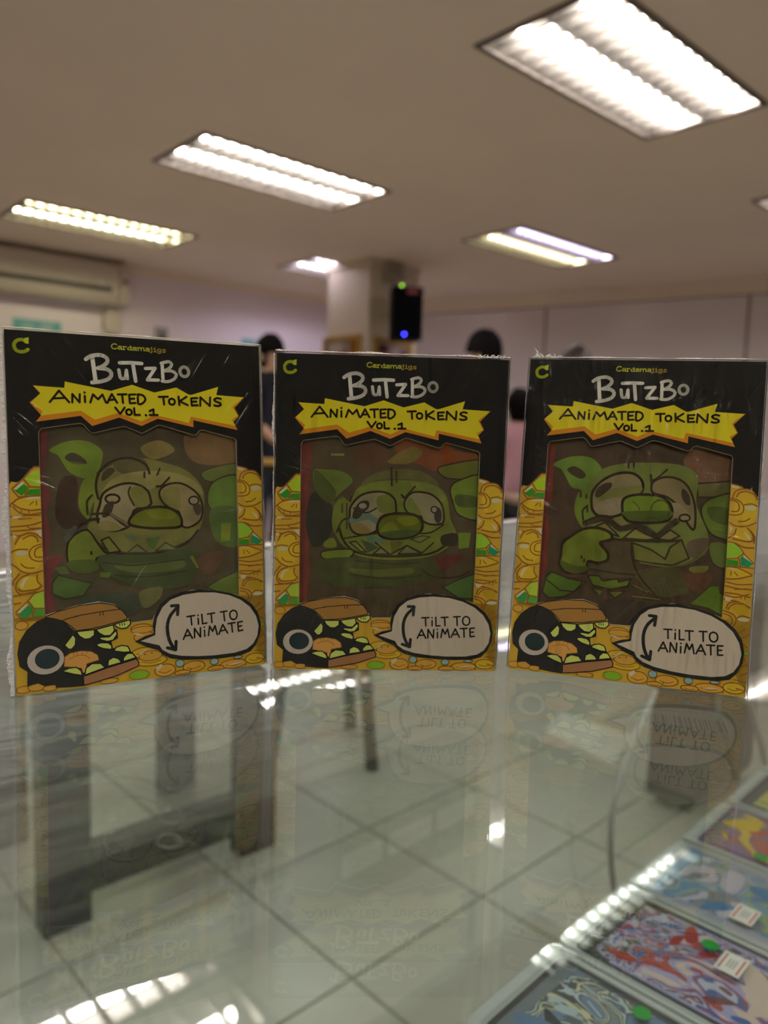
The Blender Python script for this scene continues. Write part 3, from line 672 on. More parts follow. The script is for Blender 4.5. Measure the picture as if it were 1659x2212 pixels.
def film_mat(name, seed, streak=1.0):
    """thin clear wrap: fresnel mirror over a see-through film, radiating stretch wrinkles in the normal"""
    m = bpy.data.materials.new(name); ns, ln = nodes_of(m); ns.remove(ns['Principled BSDF']); out = ns['Material Output']
    tc = ns.new('ShaderNodeTexCoord')
    mp = ns.new('ShaderNodeMapping'); mp.inputs['Rotation'].default_value = (0, math.radians(-14), 0); mp.inputs['Scale'].default_value = (420, 420, 22); mp.inputs['Location'].default_value = (seed, seed * 2, 0)
    ln.new(tc.outputs['Object'], mp.inputs['Vector'])
    t1 = ns.new('ShaderNodeTexNoise'); t1.inputs['Scale'].default_value = 1.0; t1.inputs['Detail'].default_value = 2; ln.new(mp.outputs[0], t1.inputs['Vector'])
    t2 = ns.new('ShaderNodeTexNoise'); t2.inputs['Scale'].default_value = 45; t2.inputs['Detail'].default_value = 1; ln.new(tc.outputs['Object'], t2.inputs['Vector'])
    ad = ns.new('ShaderNodeMath'); ad.operation = 'MULTIPLY_ADD'; ad.inputs[1].default_value = 1.6; ln.new(t2.outputs[0], ad.inputs[0]); ln.new(t1.outputs[0], ad.inputs[2])
    bp = ns.new('ShaderNodeBump'); bp.inputs['Strength'].default_value = 1.0; bp.inputs['Distance'].default_value = 0.0022 * streak; ln.new(ad.outputs[0], bp.inputs['Height'])
    tr = ns.new('ShaderNodeBsdfTransparent'); tr.inputs[0].default_value = (0.985, 0.985, 0.98, 1)
    gl = ns.new('ShaderNodeBsdfGlossy'); gl.inputs['Roughness'].default_value = 0.10; ln.new(bp.outputs[0], gl.inputs['Normal'])
    fr = ns.new('ShaderNodeLayerWeight'); fr.inputs[0].default_value = 0.25; ln.new(bp.outputs[0], fr.inputs['Normal'])
    mr = ns.new('ShaderNodeMapRange'); mr.inputs[1].default_value = 0; mr.inputs[2].default_value = 1; mr.inputs[3].default_value = 0.0; mr.inputs[4].default_value = 0.42; ln.new(fr.outputs['Fresnel'], mr.inputs[0])
    mx = ns.new('ShaderNodeMixShader'); ln.new(mr.outputs[0], mx.inputs[0]); ln.new(tr.outputs[0], mx.inputs[1]); ln.new(gl.outputs[0], mx.inputs[2]); ln.new(mx.outputs[0], out.inputs[0])
    return m
M_lens = bpy.data.materials.new('lenticular_lens'); _n, _l = nodes_of(M_lens); _n.remove(_n['Principled BSDF'])
_tc = _n.new('ShaderNodeTexCoord'); _w = _n.new('ShaderNodeTexWave'); _w.bands_direction = 'Z'; _w.inputs['Scale'].default_value = 900; _l.new(_tc.outputs['Object'], _w.inputs['Vector'])
_nz = _n.new('ShaderNodeTexNoise'); _nz.inputs['Scale'].default_value = 38; _nz.inputs['Detail'].default_value = 3; _l.new(_tc.outputs['Object'], _nz.inputs['Vector'])
_m = _n.new('ShaderNodeMath'); _m.operation = 'MULTIPLY'; _l.new(_w.outputs['Fac'], _m.inputs[0]); _l.new(_nz.outputs[0], _m.inputs[1])
_r = _n.new('ShaderNodeMapRange'); _r.inputs[1].default_value = 0; _r.inputs[2].default_value = 0.7; _r.inputs[3].default_value = 0.06; _r.inputs[4].default_value = 0.26; _l.new(_m.outputs[0], _r.inputs[0])
_t = _n.new('ShaderNodeBsdfTransparent'); _d = _n.new('ShaderNodeBsdfDiffuse'); _d.inputs[0].default_value = (*[v / INK_K for v in lin((92, 84, 58))], 1)
_x = _n.new('ShaderNodeMixShader'); _l.new(_r.outputs[0], _x.inputs[0]); _l.new(_t.outputs[0], _x.inputs[1]); _l.new(_d.outputs[0], _x.inputs[2]); _l.new(_x.outputs[0], _n['Material Output'].inputs[0])
M_crease = glass_mat('wrap_crease_film', (0.98, 0.98, 0.98), gloss_rough=0.15)
M_seam = pbr('wrap_seam', (0.86, 0.86, 0.82), 0.4, bump=(900, 1.0))
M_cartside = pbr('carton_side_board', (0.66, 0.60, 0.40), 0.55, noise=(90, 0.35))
M_cartblack = pbr('carton_black_board', lin((34, 33, 30)), 0.4)
M_boardedge = pbr('board_cut_edge', (0.62, 0.58, 0.48), 0.8)

LABELS = ['black and gold token card box with pale frayed side, turned towards the middle box',
          'black and gold token card box standing squarely between its two angled neighbours',
          'black and gold token card box leaning back beside the row of cased cards']
for bi, (bx, by, yaw, lean, roll, bw, bh) in enumerate(BOX):
    bw /= 1000; bh /= 1000; BD = 0.019
    d = Vector((math.cos(yaw), math.sin(yaw), 0)); b = Vector((-math.sin(yaw), math.cos(yaw), 0))
    up = Z * math.cos(lean) + b * math.sin(lean)
    d2 = d * math.cos(roll) + up * math.sin(roll); u2 = -d * math.sin(roll) + up * math.cos(roll)
    lift = abs(math.sin(roll)) * bw / 2
    root = empty('card_box', (bx / 1000, by / 1000, GLASS), yaw)
    tag(root, LABELS[bi], 'card box', 'shrink-wrapped token card boxes on the glass')
    Ri = Matrix.Rotation(-yaw, 3, 'Z')
    d2l, u2l, bl_ = Ri @ d2, Ri @ u2, Ri @ b
    base = Vector((0, 0, lift + 0.0003))
    def to3(s, t, off=0.0, base=base, d2l=d2l, u2l=u2l, bl_=bl_, bw=bw):
        return base + d2l * (s - bw / 2) + u2l * t - bl_ * off
    CLAMP[0] = (bw, bh)
    flat = [(0, bh), (bw, bh), (bw, 0), (0, 0)]
    hom = homography(FACE[bi], flat)                 # this box's own face
    hom2 = homography(FACE[1], flat)                 # artwork read from the middle box
    def face(fr, pts): 
        a = Art(to3, hom2, fr, 0); return [a.st(p) for p in pts]
    # carton body: sides, top, bottom, back
    T0 = 0.0006
    mb = MB()
    def q8(z0, z1):
        A = [to3(0, z0, -T0), to3(bw, z0, -T0), to3(bw, z0, -BD), to3(0, z0, -BD)]; B = [to3(0, z1, -T0), to3(bw, z1, -T0), to3(bw, z1, -BD), to3(0, z1, -BD)]
        return A + B
    hs = bh * 0.56
    p = q8(0, hs); mb.add(p, [(0, 3, 2, 1), (1, 2, 6, 5), (2, 3, 7, 6), (3, 0, 4, 7)], M_cartside)
    p = q8(hs, bh); mb.add(p, [(1, 2, 6, 5), (2, 3, 7, 6), (3, 0, 4, 7), (4, 5, 6, 7)], M_cartblack if bi != 0 else M_cartside)  # first box keeps a pale upper side: wrap glare put into its colour
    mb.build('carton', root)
    # front panel with die-cut window
    hole = [face(fr, [p])[0] for fr, p in HOLE]
    outer = [(0, 0), (bw, 0), (bw, bh), (0, bh)]
    tri = tessellate_polygon([[Vector((*p, 0)) for p in outer], [Vector((*p, 0)) for p in hole]])
    allp = outer + hole; mb = MB(); fs = []
    for t in tri:
        (x0, y0), (x1, y1), (x2, y2) = allp[t[0]], allp[t[1]], allp[t[2]]
        fs.append(tuple(t) if (x1 - x0) * (y2 - y0) - (x2 - x0) * (y1 - y0) > 0 else tuple(t[::-1]))
    mb.add([to3(s, t, 0) for s, t in allp], fs, ink(BLK))
    nh = len(hole)
    mb.add([to3(s, t, 0) for s, t in hole] + [to3(s, t, -T0 * 1.8) for s, t in hole], [(i, (i + 1) % nh, (i + 1) % nh + nh, i + nh) for i in range(nh)], M_boardedge)
    mb.add([to3(s, t, 0) for s, t in outer] + [to3(s, t, -T0) for s, t in outer], [(i, i + 4, (i + 1) % 4 + 4, (i + 1) % 4) for i in range(4)], M_boardedge)
    mb.build('front_panel', root)
    # thin light line around the window where the board is cut
    a = Art(to3, None, (0, 0, 1), 0.00003); a.line((120, 112, 84), hole + [hole[0]], 0.00022); a.build('window_cut_line', root)
    # lenticular picture behind the window
    wf = (W1, WW2, W3)[bi]
    a = Art(to3, hom, wf, -T0 * 1.6 - 0.0006)
    a.matf = picture_ink
    goblin(a, bi)
    pic = a.build('lenticular_picture', root)
    a = Art(to3, None, (0, 0, 1), -T0 * 1.6 - 0.0001, lambda c: M_lens); a.raw((0, 0, 0), hole); a.build('lens_sheet', root)
    pic['label'] = 'dim green goblin picture behind the window'
    # ---- gold hoard print
    OFF = 0.00006
    a = Art(to3, hom2, FLS, OFF)
    a.fill(GOLD, [(-30, 360), (60, 320), (130, 330), (205, 290), (340, 130), (410, 128), (398, 1000), (388, 2050), (388, 2120), (-40, 2120)])
    a.shape(LIME, [(215, 285), (290, 215), (405, 165), (408, 395), (285, 385)], None, 0, False)
    a.fill(GRN, [(95, 425), (210, 355), (265, 400), (220, 470), (180, 505), (115, 455)]); a.fill(GRN, [(245, 460), (275, 425), (405, 420), (402, 500), (230, 500)]); a.fill((196, 214, 176), [(90, 415), (190, 320), (215, 345), (120, 425)])
    for L in ([(70, 410), (200, 290), (340, 135), (405, 133)], [(210, 290), (280, 392), (402, 402)], [(265, 400), (220, 495)], [(75, 430), (140, 520), (402, 508)]): a.line(BRN, L, 22)
    a.fill(GOLDL, [(80, 600), (140, 550), (260, 525), (400, 525), (400, 685), (280, 690), (150, 655)]); a.fill(PALE, [(215, 545), (300, 522), (400, 520), (400, 545), (260, 560)])
    for L in ([(-20, 640), (70, 590), (130, 545), (250, 517), (400, 515)], [(68, 605), (150, 665), (280, 697), (400, 690)], [(70, 640), (140, 720), (260, 752), (400, 735)], [(-20, 770), (200, 762), (392, 765)], [(-20, 900), (250, 890), (392, 855)], [(-20, 950), (200, 952), (392, 935)], [(-20, 980), (110, 1020), (240, 985)]): a.line(BRN, L, 18, True)
    for L in ([(270, 625), (315, 588)], [(350, 578), (350, 630)], [(165, 690), (165, 715)], [(255, 705), (255, 730)], [(130, 805), (280, 800)], [(210, 890), (260, 930), (370, 930)]): a.line(BRN, L, 13)
    a.fill(PALE, [(60, 760), (180, 762), (120, 795), (60, 795)]); a.fill(PALE, [(300, 965), (395, 955), (395, 1090), (350, 1000)]); a.fill(PALE, [(50, 1000), (100, 1020), (60, 1070)])
    a.ell(GOLDL, 230, 1260, 170, 235)
    for L in ([(75, 1125), (130, 1030), (240, 990), (330, 1015), (392, 1065)], [(170, 1062), (260, 1022), (330, 1050), (345, 1108)], [(-20, 1370), (60, 1400), (130, 1470), (250, 1510), (392, 1480)], [(388, 1140), (290, 1170), (237, 1240), (260, 1320), (330, 1358), (390, 1360)], [(388, 1172), (330, 1192), (302, 1240), (312, 1300), (388, 1310)], [(-20, 1230), (60, 1205), (120, 1190), (220, 1200)], [(135, 1380), (190, 1430), (290, 1442)]): a.line(BRN, L, 17, True)
    a.ell((194, 192, 152), 150, 1245, 72, 32)
    a.ell(GOLDL, 215, 1640, 130, 100); a.fill(PALE, [(110, 1650), (160, 1570), (240, 1535), (180, 1600), (140, 1690)])
    for L in ([(-20, 1640), (60, 1560), (110, 1500)], [(60, 1700), (70, 1620), (140, 1545), (220, 1520)], [(95, 1690), (130, 1722), (300, 1716), (352, 1690)], [(320, 1530), (318, 1610), (372, 1680)], [(-20, 1780), (120, 1770), (300, 1745)], [(60, 1700), (110, 1760), (250, 1760)]): a.line(BRN, L, 18, True)
    a.fill((170, 200, 64), [(205, 1850), (270, 1780), (385, 1745), (385, 1960), (265, 1950)]); a.fill((60, 150, 72), [(70, 2000), (190, 1910), (240, 1930), (240, 2000), (190, 2070), (110, 2060)]); a.fill(PALE, [(70, 1985), (165, 1880), (195, 1905), (95, 1998)]); a.fill((84, 160, 60), [(248, 2060), (270, 1962), (385, 1965), (385, 2060)])
    for L in ([(50, 1980), (200, 1850), (270, 1770), (384, 1738)], [(200, 1860), (262, 1955), (384, 1965)], [(262, 1955), (240, 2070)], [(50, 2000), (110, 2075), (384, 2075)], [(-20, 1880), (110, 1870)]): a.line(BRN, L, 18)
    a.build('coin_print', root)
    a = Art(to3, hom2, FRS, OFF)
    a.fill(GOLD, [(122, 30), (215, 55), (250, 80), (330, 95), (390, 170), (420, 250), (400, 500), (330, 1500), (290, 2160), (290, 2300), (60, 1700), (52, 1430), (80, 1000)])
    a.ell(GOLDL, 270, 290, 112, 170)
    for L in ([(122, 34), (220, 60), (245, 85)], [(140, 185), (165, 115), (240, 86), (330, 100), (392, 190)], [(180, 170), (200, 130), (270, 110), (350, 140), (378, 190)], [(118, 190), (190, 202), (245, 260), (240, 330), (190, 360), (112, 360)], [(118, 207), (180, 220), (206, 270), (190, 320), (130, 325)], [(255, 250), (330, 238), (384, 262)], [(112, 440), (180, 475), (280, 470), (374, 430)], [(200, 425), (260, 420), (310, 390)]): a.line(BRN, L, 13, True)
    a.ell((196, 196, 150), 315, 282, 54, 26); a.fill(PALE, [(125, 45), (205, 62), (190, 85), (130, 75)])
    a.ell(GOLDL, 245, 560, 85, 65); a.fill(PALE, [(255, 530), (310, 570), (320, 620), (285, 590)]); a.fill(PALE, [(112, 470), (150, 500), (115, 560)])
    for L in ([(105, 600), (160, 560), (178, 505)], [(150, 608), (300, 630), (345, 600), (330, 540), (285, 490)], [(170, 650), (260, 690), (352, 690)], [(320, 520), (358, 580), (350, 640)]): a.line(BRN, L, 15, True)
    a.fill((150, 200, 52), [(95, 645), (150, 650), (210, 690), (252, 745), (190, 800), (90, 812)]); a.fill((40, 150, 96), [(222, 800), (255, 770), (348, 852), (300, 892), (230, 872)]); a.fill(PALE, [(255, 762), (340, 828), (350, 852), (248, 790)]); a.fill(GRN, [(92, 825), (200, 830), (206, 882), (88, 882)])
    for L in ([(95, 640), (150, 645), (212, 688), (256, 748), (190, 806), (88, 818)], [(205, 800), (225, 880)], [(256, 755), (354, 850)], [(88, 892), (220, 890), (345, 895)]): a.line(BRN, L, 12)
    a.fill(GOLDL, [(88, 905), (200, 910), (320, 960), (200, 1005), (84, 1010)]); a.fill(PALE, [(88, 900), (180, 900), (240, 920), (120, 915)])
    for L in ([(85, 898), (200, 905), (335, 960)], [(80, 1022), (200, 1012), (335, 972)], [(80, 1048), (200, 1070), (340, 1058)], [(76, 1090), (200, 1110), (335, 1112)], [(76, 1160), (180, 1165), (320, 1190)], [(70, 1180), (180, 1200), (310, 1160)], [(66, 1230), (200, 1240), (320, 1290)], [(90, 1320), (120, 1262), (200, 1242)], [(110, 1330), (140, 1285), (210, 1262), (320, 1300)], [(64, 1340), (160, 1372), (190, 1430), (160, 1495)], [(64, 1370), (130, 1390), (156, 1440), (140, 1475)], [(200, 1405), (240, 1380), (316, 1392)]): a.line(BRN, L, 12, True)
    for L in ([(135, 940), (135, 982)], [(165, 946), (200, 982)], [(170, 1120), (290, 1105)], [(235, 1185), (235, 1210)], [(270, 1185), (270, 1215)]): a.line(BRN, L, 10)
    a.fill(PALE, [(84, 1200), (160, 1210), (120, 1245), (80, 1240)]); a.ell((200, 200, 160), 258, 1416, 54, 20); a.fill((186, 158, 30), [(160, 1300), (260, 1270), (310, 1330), (220, 1370)], True)
    for L in ([(205, 1560), (280, 1510)], [(240, 1600), (320, 1560)], [(255, 1650), (300, 1690)], [(270, 1790), (300, 1870)], [(240, 1960), (300, 1930)], [(180, 2010), (290, 2020)], [(200, 2090), (280, 2110)], [(250, 1880), (290, 1850)]): a.line(BRN, L, 11)
    a.fill((96, 170, 60), [(276, 1730), (312, 1740), (310, 1760), (272, 1752)])
    a.build('coin_print', root)
    # bottom band of coins, bounded above by the window
    a = Art(to3, None, (0, 0, 1), OFF)
    k0 = next(i for i, (fr, p) in enumerate(HOLE) if p == (1545, 1480)); bottom = hole[k0:-1]
    a.raw(GOLD, [(0, 0.00002), (bw, 0.00002), (bw, bottom[0][1])] + bottom + [(0, bottom[-1][1])])
    bot = a.mb
    a = Art(to3, hom2, FB, OFF + 2e-5); a.mb = bot
    for (cx, cy, rx, ry) in ((150, 700, 160, 60), (210, 800, 180, 60), (120, 420, 120, 50), (700, 930, 130, 60), (360, 930, 120, 70), (1180, 960, 160, 50), (1450, 930, 120, 60), (560, 985, 90, 30), (960, 985, 100, 30)):
        a.ell(GOLDL if (cx // 10) % 2 else (212, 164, 62), cx, cy, rx, ry, BRN, 12)
        a.line(BRN, [(cx - rx * .6, cy + ry * .1), (cx, cy + ry * .45), (cx + rx * .6, cy + ry * .1)], 9, True)
    for (cx, cy) in ((140, 720), (220, 710), (660, 960), (1330, 990)): a.ell(BRN, cx, cy, 12, 9)
    a.fill(PALE, [(10, 460), (80, 470), (150, 510), (60, 490)]); a.fill(PALE, [(50, 730), (130, 670), (190, 650), (90, 720)]); a.fill(PALE, [(250, 890), (320, 850), (340, 880), (280, 930)])
    for cx, cy, rx, ry in ((535, 872, 50, 42), (945, 902, 50, 38), (1240, 888, 54, 18)): a.ell((142, 184, 174), cx, cy, rx, ry, BRN, 12)
    a.ell((134, 184, 42), 65, 942, 112, 50, (150, 150, 60), 12)
    a.fill(PALE, [(1100, 975), (1200, 945), (1330, 960), (1200, 968)])
    a = Art(to3, hom2, FC, OFF + 6e-5); a.mb = bot
    for (cx, cy, rx, ry) in ((100, 270, 70, 50), (90, 1010, 80, 40), (230, 1000, 90, 45), (380, 1030, 80, 35), (1050, 1040, 110, 30), (1500, 560, 130, 60), (1560, 800, 140, 60), (1480, 470, 140, 40)):
        a.ell((208, 162, 66), cx, cy, rx, ry, BRN, 10)
    a.build('coin_print', root)
    # ---- mimic chest
    a = Art(to3, hom2, FC, 0.00022)
    DK = (46, 46, 42); OL = (34, 34, 30)
    a.fill(DK, [(130, 975), (140, 810), (58, 740), (40, 590), (65, 455), (150, 325), (260, 240), (360, 200), (560, 262), (680, 392), (930, 402), (1175, 430), (1180, 540), (1100, 570), (1112, 650), (1310, 700), (1390, 800), (1405, 890), (760, 930), (752, 1058), (600, 1052), (440, 1035), (440, 1000), (320, 1000), (250, 958)])
    a.shape(WOOD, [(355, 198), (500, 145), (750, 98), (1000, 92), (1150, 130), (1250, 212), (1302, 290), (1290, 320), (1000, 375), (850, 390), (700, 396), (640, 330), (560, 265), (450, 222)], OL, 12, False)
    a.line(OL, [(560, 252), (640, 235), (760, 215), (1000, 196), (1212, 190)], 12); a.line(OL, [(985, 210), (985, 240)], 11); a.line(OL, [(1020, 206), (1022, 240)], 11); a.line(OL, [(710, 215), (706, 232)], 10)
    a.shape((214, 160, 82), [(555, 690), (620, 652), (740, 640), (860, 662), (930, 712), (942, 772), (800, 800), (782, 900), (752, 900), (740, 845), (600, 812), (545, 800)], BRN, 8, False)
    a.line(BRN, [(610, 720), (700, 690), (790, 700), (835, 745)], 8, True)
    for x in (660, 700, 755, 810): a.line(BRN, [(x, 655), (x - 4, 680)], 7)
    a.shape((164, 118, 78), [(755, 945), (1010, 885), (1385, 815), (1412, 860), (1405, 905), (1150, 985), (900, 1030), (755, 1050)], OL, 14, False)
    for tpts in ([(560, 550), (660, 435), (690, 480), (682, 560), (640, 605), (600, 600)], [(700, 405), (910, 405), (905, 470), (850, 505), (790, 505), (730, 460)], [(960, 505), (1080, 510), (1160, 440), (1172, 490), (1120, 555), (1050, 562), (970, 530)], [(925, 405), (1130, 370), (1142, 440), (1090, 495), (1020, 490), (960, 450)], [(1145, 365), (1330, 330), (1338, 380), (1290, 425), (1220, 425), (1170, 400)],
                  [(920, 585), (970, 570), (1060, 580), (1102, 620), (1095, 665), (1000, 642), (940, 612)], [(1120, 685), (1150, 645), (1220, 630), (1290, 650), (1312, 700), (1310, 720), (1240, 716)], [(1225, 828), (1232, 780), (1280, 735), (1340, 740), (1382, 798)], [(1040, 860), (1052, 790), (1110, 760), (1170, 785), (1205, 835)], [(770, 930), (790, 850), (860, 805), (960, 815), (1010, 872)], [(515, 850), (600, 825), (680, 825), (730, 870), (745, 930), (640, 900)]):
        a.shape(TOOTH, tpts, OL, 15, False)
    for x in (1205, 1235, 1262): a.line(OL, [(x, 365), (x + 4, 388)], 10)
    a.ell((192, 182, 166), 345, 695, 204, 168); a.ell((44, 60, 60), 362, 685, 138, 118)
    a.build('treasure_chest_print', root)
    # ---- speech bubble
    a = Art(to3, hom2, FB, 0.00030)
    a.fill((40, 42, 38), [(35, 560), (150, 512), (255, 492), (245, 400), (280, 270), (350, 160), (450, 90), (600, 45), (800, 34), (1000, 60), (1200, 112), (1350, 182), (1460, 272), (1530, 382), (1555, 520), (1540, 640), (1480, 760), (1400, 838), (1280, 868), (1050, 875), (850, 865), (600, 840), (430, 800), (340, 742), (300, 692), (180, 642)])
    bub = a.build('speech_bubble_outline', root)
    a = Art(to3, hom2, FB, 0.00034)
    a.fill(CREAM, [(100, 562), (270, 512), (275, 440), (300, 320), (370, 200), (470, 122), (620, 80), (800, 68), (1000, 85), (1180, 135), (1320, 205), (1430, 300), (1500, 420), (1525, 540), (1500, 660), (1440, 750), (1350, 805), (1200, 830), (950, 830), (750, 815), (550, 785), (420, 745), (340, 690), (310, 635)])
    a.build('speech_bubble', root)
    a = Art(to3, hom2, FB, 0.00036)
    AK = (48, 50, 46)
    a.line(AK, [(535, 225), (460, 300), (420, 390), (412, 480), (425, 580), (460, 665), (482, 700)], 42, True)
    a.line(AK, [(475, 195), (553, 197), (540, 305)], 40); a.line(AK, [(400, 674), (495, 710), (505, 612)], 40)
    a.build('double_arrow', root)
    a = Art(to3, hom2, FB, 0.00036)
    a.text((36, 32, 26), [('T', 650, 335, 742, 442), ('i', 765, 335, 798, 442), ('L', 828, 330, 882, 442), ('T', 897, 330, 984, 440), ('T', 1055, 322, 1138, 435), ('O', 1170, 320, 1260, 432),
                          ('A', 592, 488, 700, 598), ('N', 725, 486, 802, 594), ('i', 830, 482, 866, 592), ('M', 892, 480, 1000, 588), ('A', 1022, 478, 1128, 585), ('T', 1140, 470, 1228, 580), ('E', 1262, 466, 1320, 576)], 21)
    a.build('bubble_lettering', root)
    # ---- banner
    a = Art(to3, hom2, FT, 0.00010)
    OR = (206, 134, 32)
    a.fill(OR, [(180, 585), (440, 548), (505, 612), (670, 558), (805, 612), (910, 565), (1138, 620), (1140, 574), (1435, 640), (1412, 585), (1452, 545), (1425, 490), (1498, 416), (1300, 405), (700, 400), (300, 372), (172, 362), (212, 412), (150, 468), (212, 545)])
    a.fill((226, 204, 36), [(176, 364), (352, 374), (356, 334), (628, 388), (760, 346), (898, 394), (1040, 358), (1128, 408), (1322, 348), (1305, 404), (1492, 417), (1412, 482), (1444, 545), (1400, 570), (1424, 612), (1125, 550), (1110, 592), (895, 540), (805, 582), (665, 528), (522, 572), (440, 515), (208, 548), (220, 520), (158, 466), (214, 408)])
    ban = a.build('banner', root)
    a = Art(to3, hom2, FT, 0.00013)
    a.text((40, 32, 20), [('A', 264, 392, 376, 464), ('N', 394, 412, 440, 464), ('i', 458, 400, 480, 462), ('M', 500, 412, 594, 464), ('A', 602, 408, 662, 464), ('T', 668, 408, 722, 464), ('E', 738, 408, 776, 466), ('D', 790, 408, 838, 468),
                          ('T', 924, 420, 982, 472), ('O', 988, 432, 1026, 472), ('K', 1052, 418, 1110, 474), ('E', 1134, 426, 1176, 476), ('N', 1192, 420, 1262, 478), ('S', 1286, 424, 1334, 478),
                          ('V', 648, 494, 706, 534), ('O', 714, 505, 748, 541), ('L', 764, 497, 798, 541), ('.', 826, 505, 846, 543), ('1', 860, 504, 910, 541)], 14)
    a.build('banner_lettering', root)
    # ---- title
    a = Art(to3, hom2, FT, 0.00010)
    TW = (222, 218, 200)
    a.line(TW, [(487, 190), (520, 168), (575, 160), (612, 178), (614, 205), (585, 232), (555, 245)], 25, True); a.line(TW, [(555, 245), (610, 250), (636, 275), (622, 308), (575, 328), (517, 337)], 25, True); a.line(TW, [(526, 180), (538, 325)], 26)
    a.line(TW, [(683, 252), (690, 300), (706, 308), (722, 298), (730, 255)], 22, True); a.line(TW, [(730, 252), (734, 308)], 20)
    a.line(TW, [(690, 206), (760, 203), (828, 206)], 24); a.line(TW, [(772, 208), (784, 322)], 24)
    a.line(TW, [(850, 238), (912, 234), (858, 312), (928, 312)], 22)
    a.line(TW, [(952, 200), (1000, 188), (1020, 206), (1000, 234), (968, 250)], 21, True); a.line(TW, [(968, 250), (1018, 250), (1046, 272), (1030, 302), (990, 320), (952, 318)], 21, True); a.line(TW, [(958, 202), (958, 312)], 22)
    a.line(TW, ellipse(1100, 252, 29, 32, 12), 21, closed=True)
    a.build('title_lettering', root)
    a = Art(to3, hom2, FT, 0.00010)
    YG = (186, 198, 44)
    a.line(YG, [(147, 96), (130, 84), (105, 84), (84, 100), (78, 122), (88, 148), (112, 158), (138, 154), (154, 142)], 21, True); a.fill(YG, [(138, 72), (162, 66), (160, 106), (146, 106), (134, 90)])
    a.build('corner_emblem', root)
    a = Art(to3, hom2, FT, 0.00010)
    xs = [(646, 676), (682, 706), (711, 733), (737, 764), (768, 792), (797, 840), (845, 869), (874, 888), (893, 909), (914, 940), (946, 968)]
    for ch, (x0, x1), k in zip('Cardamajkgs', xs, range(11)):
        yb = 117 + k * 1.1; yt = yb - (33 if ch == 'C' else 20)
        x0 = 646 + (x0 - 646) * 1.06; x1 = 646 + (x1 - 646) * 1.06
        a.text((190, 196, 60) if k < 7 else (176, 150, 60), [(ch, x0, yt, x1, yb)], 6.5 if ch != 'C' else 8)
    a.build('brand_lettering', root)
    # ---- clear wrap
    e = 0.0011; FM = film_mat('shrink_wrap_film_%d' % bi, 3.1 * bi, (0.8, 1.2, 1.0)[bi])
    mb = MB()
    n1, n2 = 14, 20; vs = []; fs = []
    fx = lambda s, t: to3(-0.0005 + s * (bw + 0.001), t * (bh + 0.0006), e + 0.0003 * math.sin(7 * s + 3 * t + bi) * math.sin(5 * t))
    for j in range(n2 + 1):
        for i in range(n1 + 1): vs.append(fx(i / n1, j / n2))
    for j in range(n2):
        for i in range(n1): o = j * (n1 + 1) + i; fs.append((o, o + 1, o + n1 + 2, o + n1 + 1))
    mb.add(vs, fs, FM)
    A0 = [to3(-0.0005, 0, e), to3(bw + 0.0005, 0, e), to3(bw + 0.0005, 0, -BD - 0.0005), to3(-0.0005, 0, -BD - 0.0005)]
    A1 = [to3(-0.0005, bh + 0.0006, e), to3(bw + 0.0005, bh + 0.0006, e), to3(bw + 0.0005, bh + 0.0006, -BD - 0.0005), to3(-0.0005, bh + 0.0006, -BD - 0.0005)]
    mb.add(A0 + A1, [(1, 2, 6, 5), (2, 3, 7, 6), (3, 0, 4, 7), (4, 5, 6, 7)], FM)
    mb.build('shrink_wrap', root, smooth=True)
    # stretch creases of the wrap: fine raised folds fanning out to the edges and corners
    rc = random.Random(11 + bi); mb = MB()
    def crease(s0, t0, s1, t1, wd):
        dx, dy = s1 - s0, t1 - t0; ln_ = math.hypot(dx, dy); nx, ny = -dy / ln_ * wd, dx / ln_ * wd
        s0, s1 = min(max(s0, .0003), bw - .0003), min(max(s1, .0003), bw - .0003); t0, t1 = min(max(t0, .0003), bh - .0003), min(max(t1, .0003), bh - .0003)
        sm, tm = (s0 + s1) / 2, (t0 + t1) / 2
        mb.add([to3(s0, t0, e + .0004), to3(sm + nx, tm + ny, e + .0004), to3(s1, t1, e + .0004), to3(sm - nx, tm - ny, e + .0004), to3(sm, tm, e + .0004 + wd * .8)], [(0, 3, 4), (3, 2, 4), (2, 1, 4), (1, 0, 4)], M_crease)
    for q in range((90, 150, 110)[bi]):
        ang = rc.uniform(0, 2 * math.pi); ca, sa = math.cos(ang), math.sin(ang)
        rr_ = min(bw / 2 / max(abs(ca), 1e-3), bh / 2 / max(abs(sa), 1e-3)) * rc.uniform(.80, 1.0)
        L_c = rc.uniform(.003, .010); px_, py_ = bw / 2 + ca * rr_, bh / 2 + sa * rr_
        if py_ < bh * .45 and rc.random() < .7: continue
        tilt = ang + rc.uniform(-.25, .25)
        crease(px_ - math.cos(tilt) * L_c, py_ - math.sin(tilt) * L_c, px_, py_, rc.uniform(.00004, .00013))
    for q in range((26, 60, 30)[bi]):          # slanting folds across the lower front
        px_, py_ = bw * rc.uniform(.02, .97), bh * rc.uniform(.01, .26); L_c = rc.uniform(.006, .018); tilt = math.radians((62, 74, 52)[bi] if px_ < bw * .55 else (112, 102, 120)[bi]) + rc.uniform(-.12, .12)
        crease(px_, py_, px_ + math.cos(tilt) * L_c, py_ + math.sin(tilt) * L_c, rc.uniform(.00006, .00022))
    mb.build('wrap_crease', root)['kind'] = 'stuff'
    # frayed, whitish seams of the wrap along the edges
    rnd = random.Random(bi + 3)
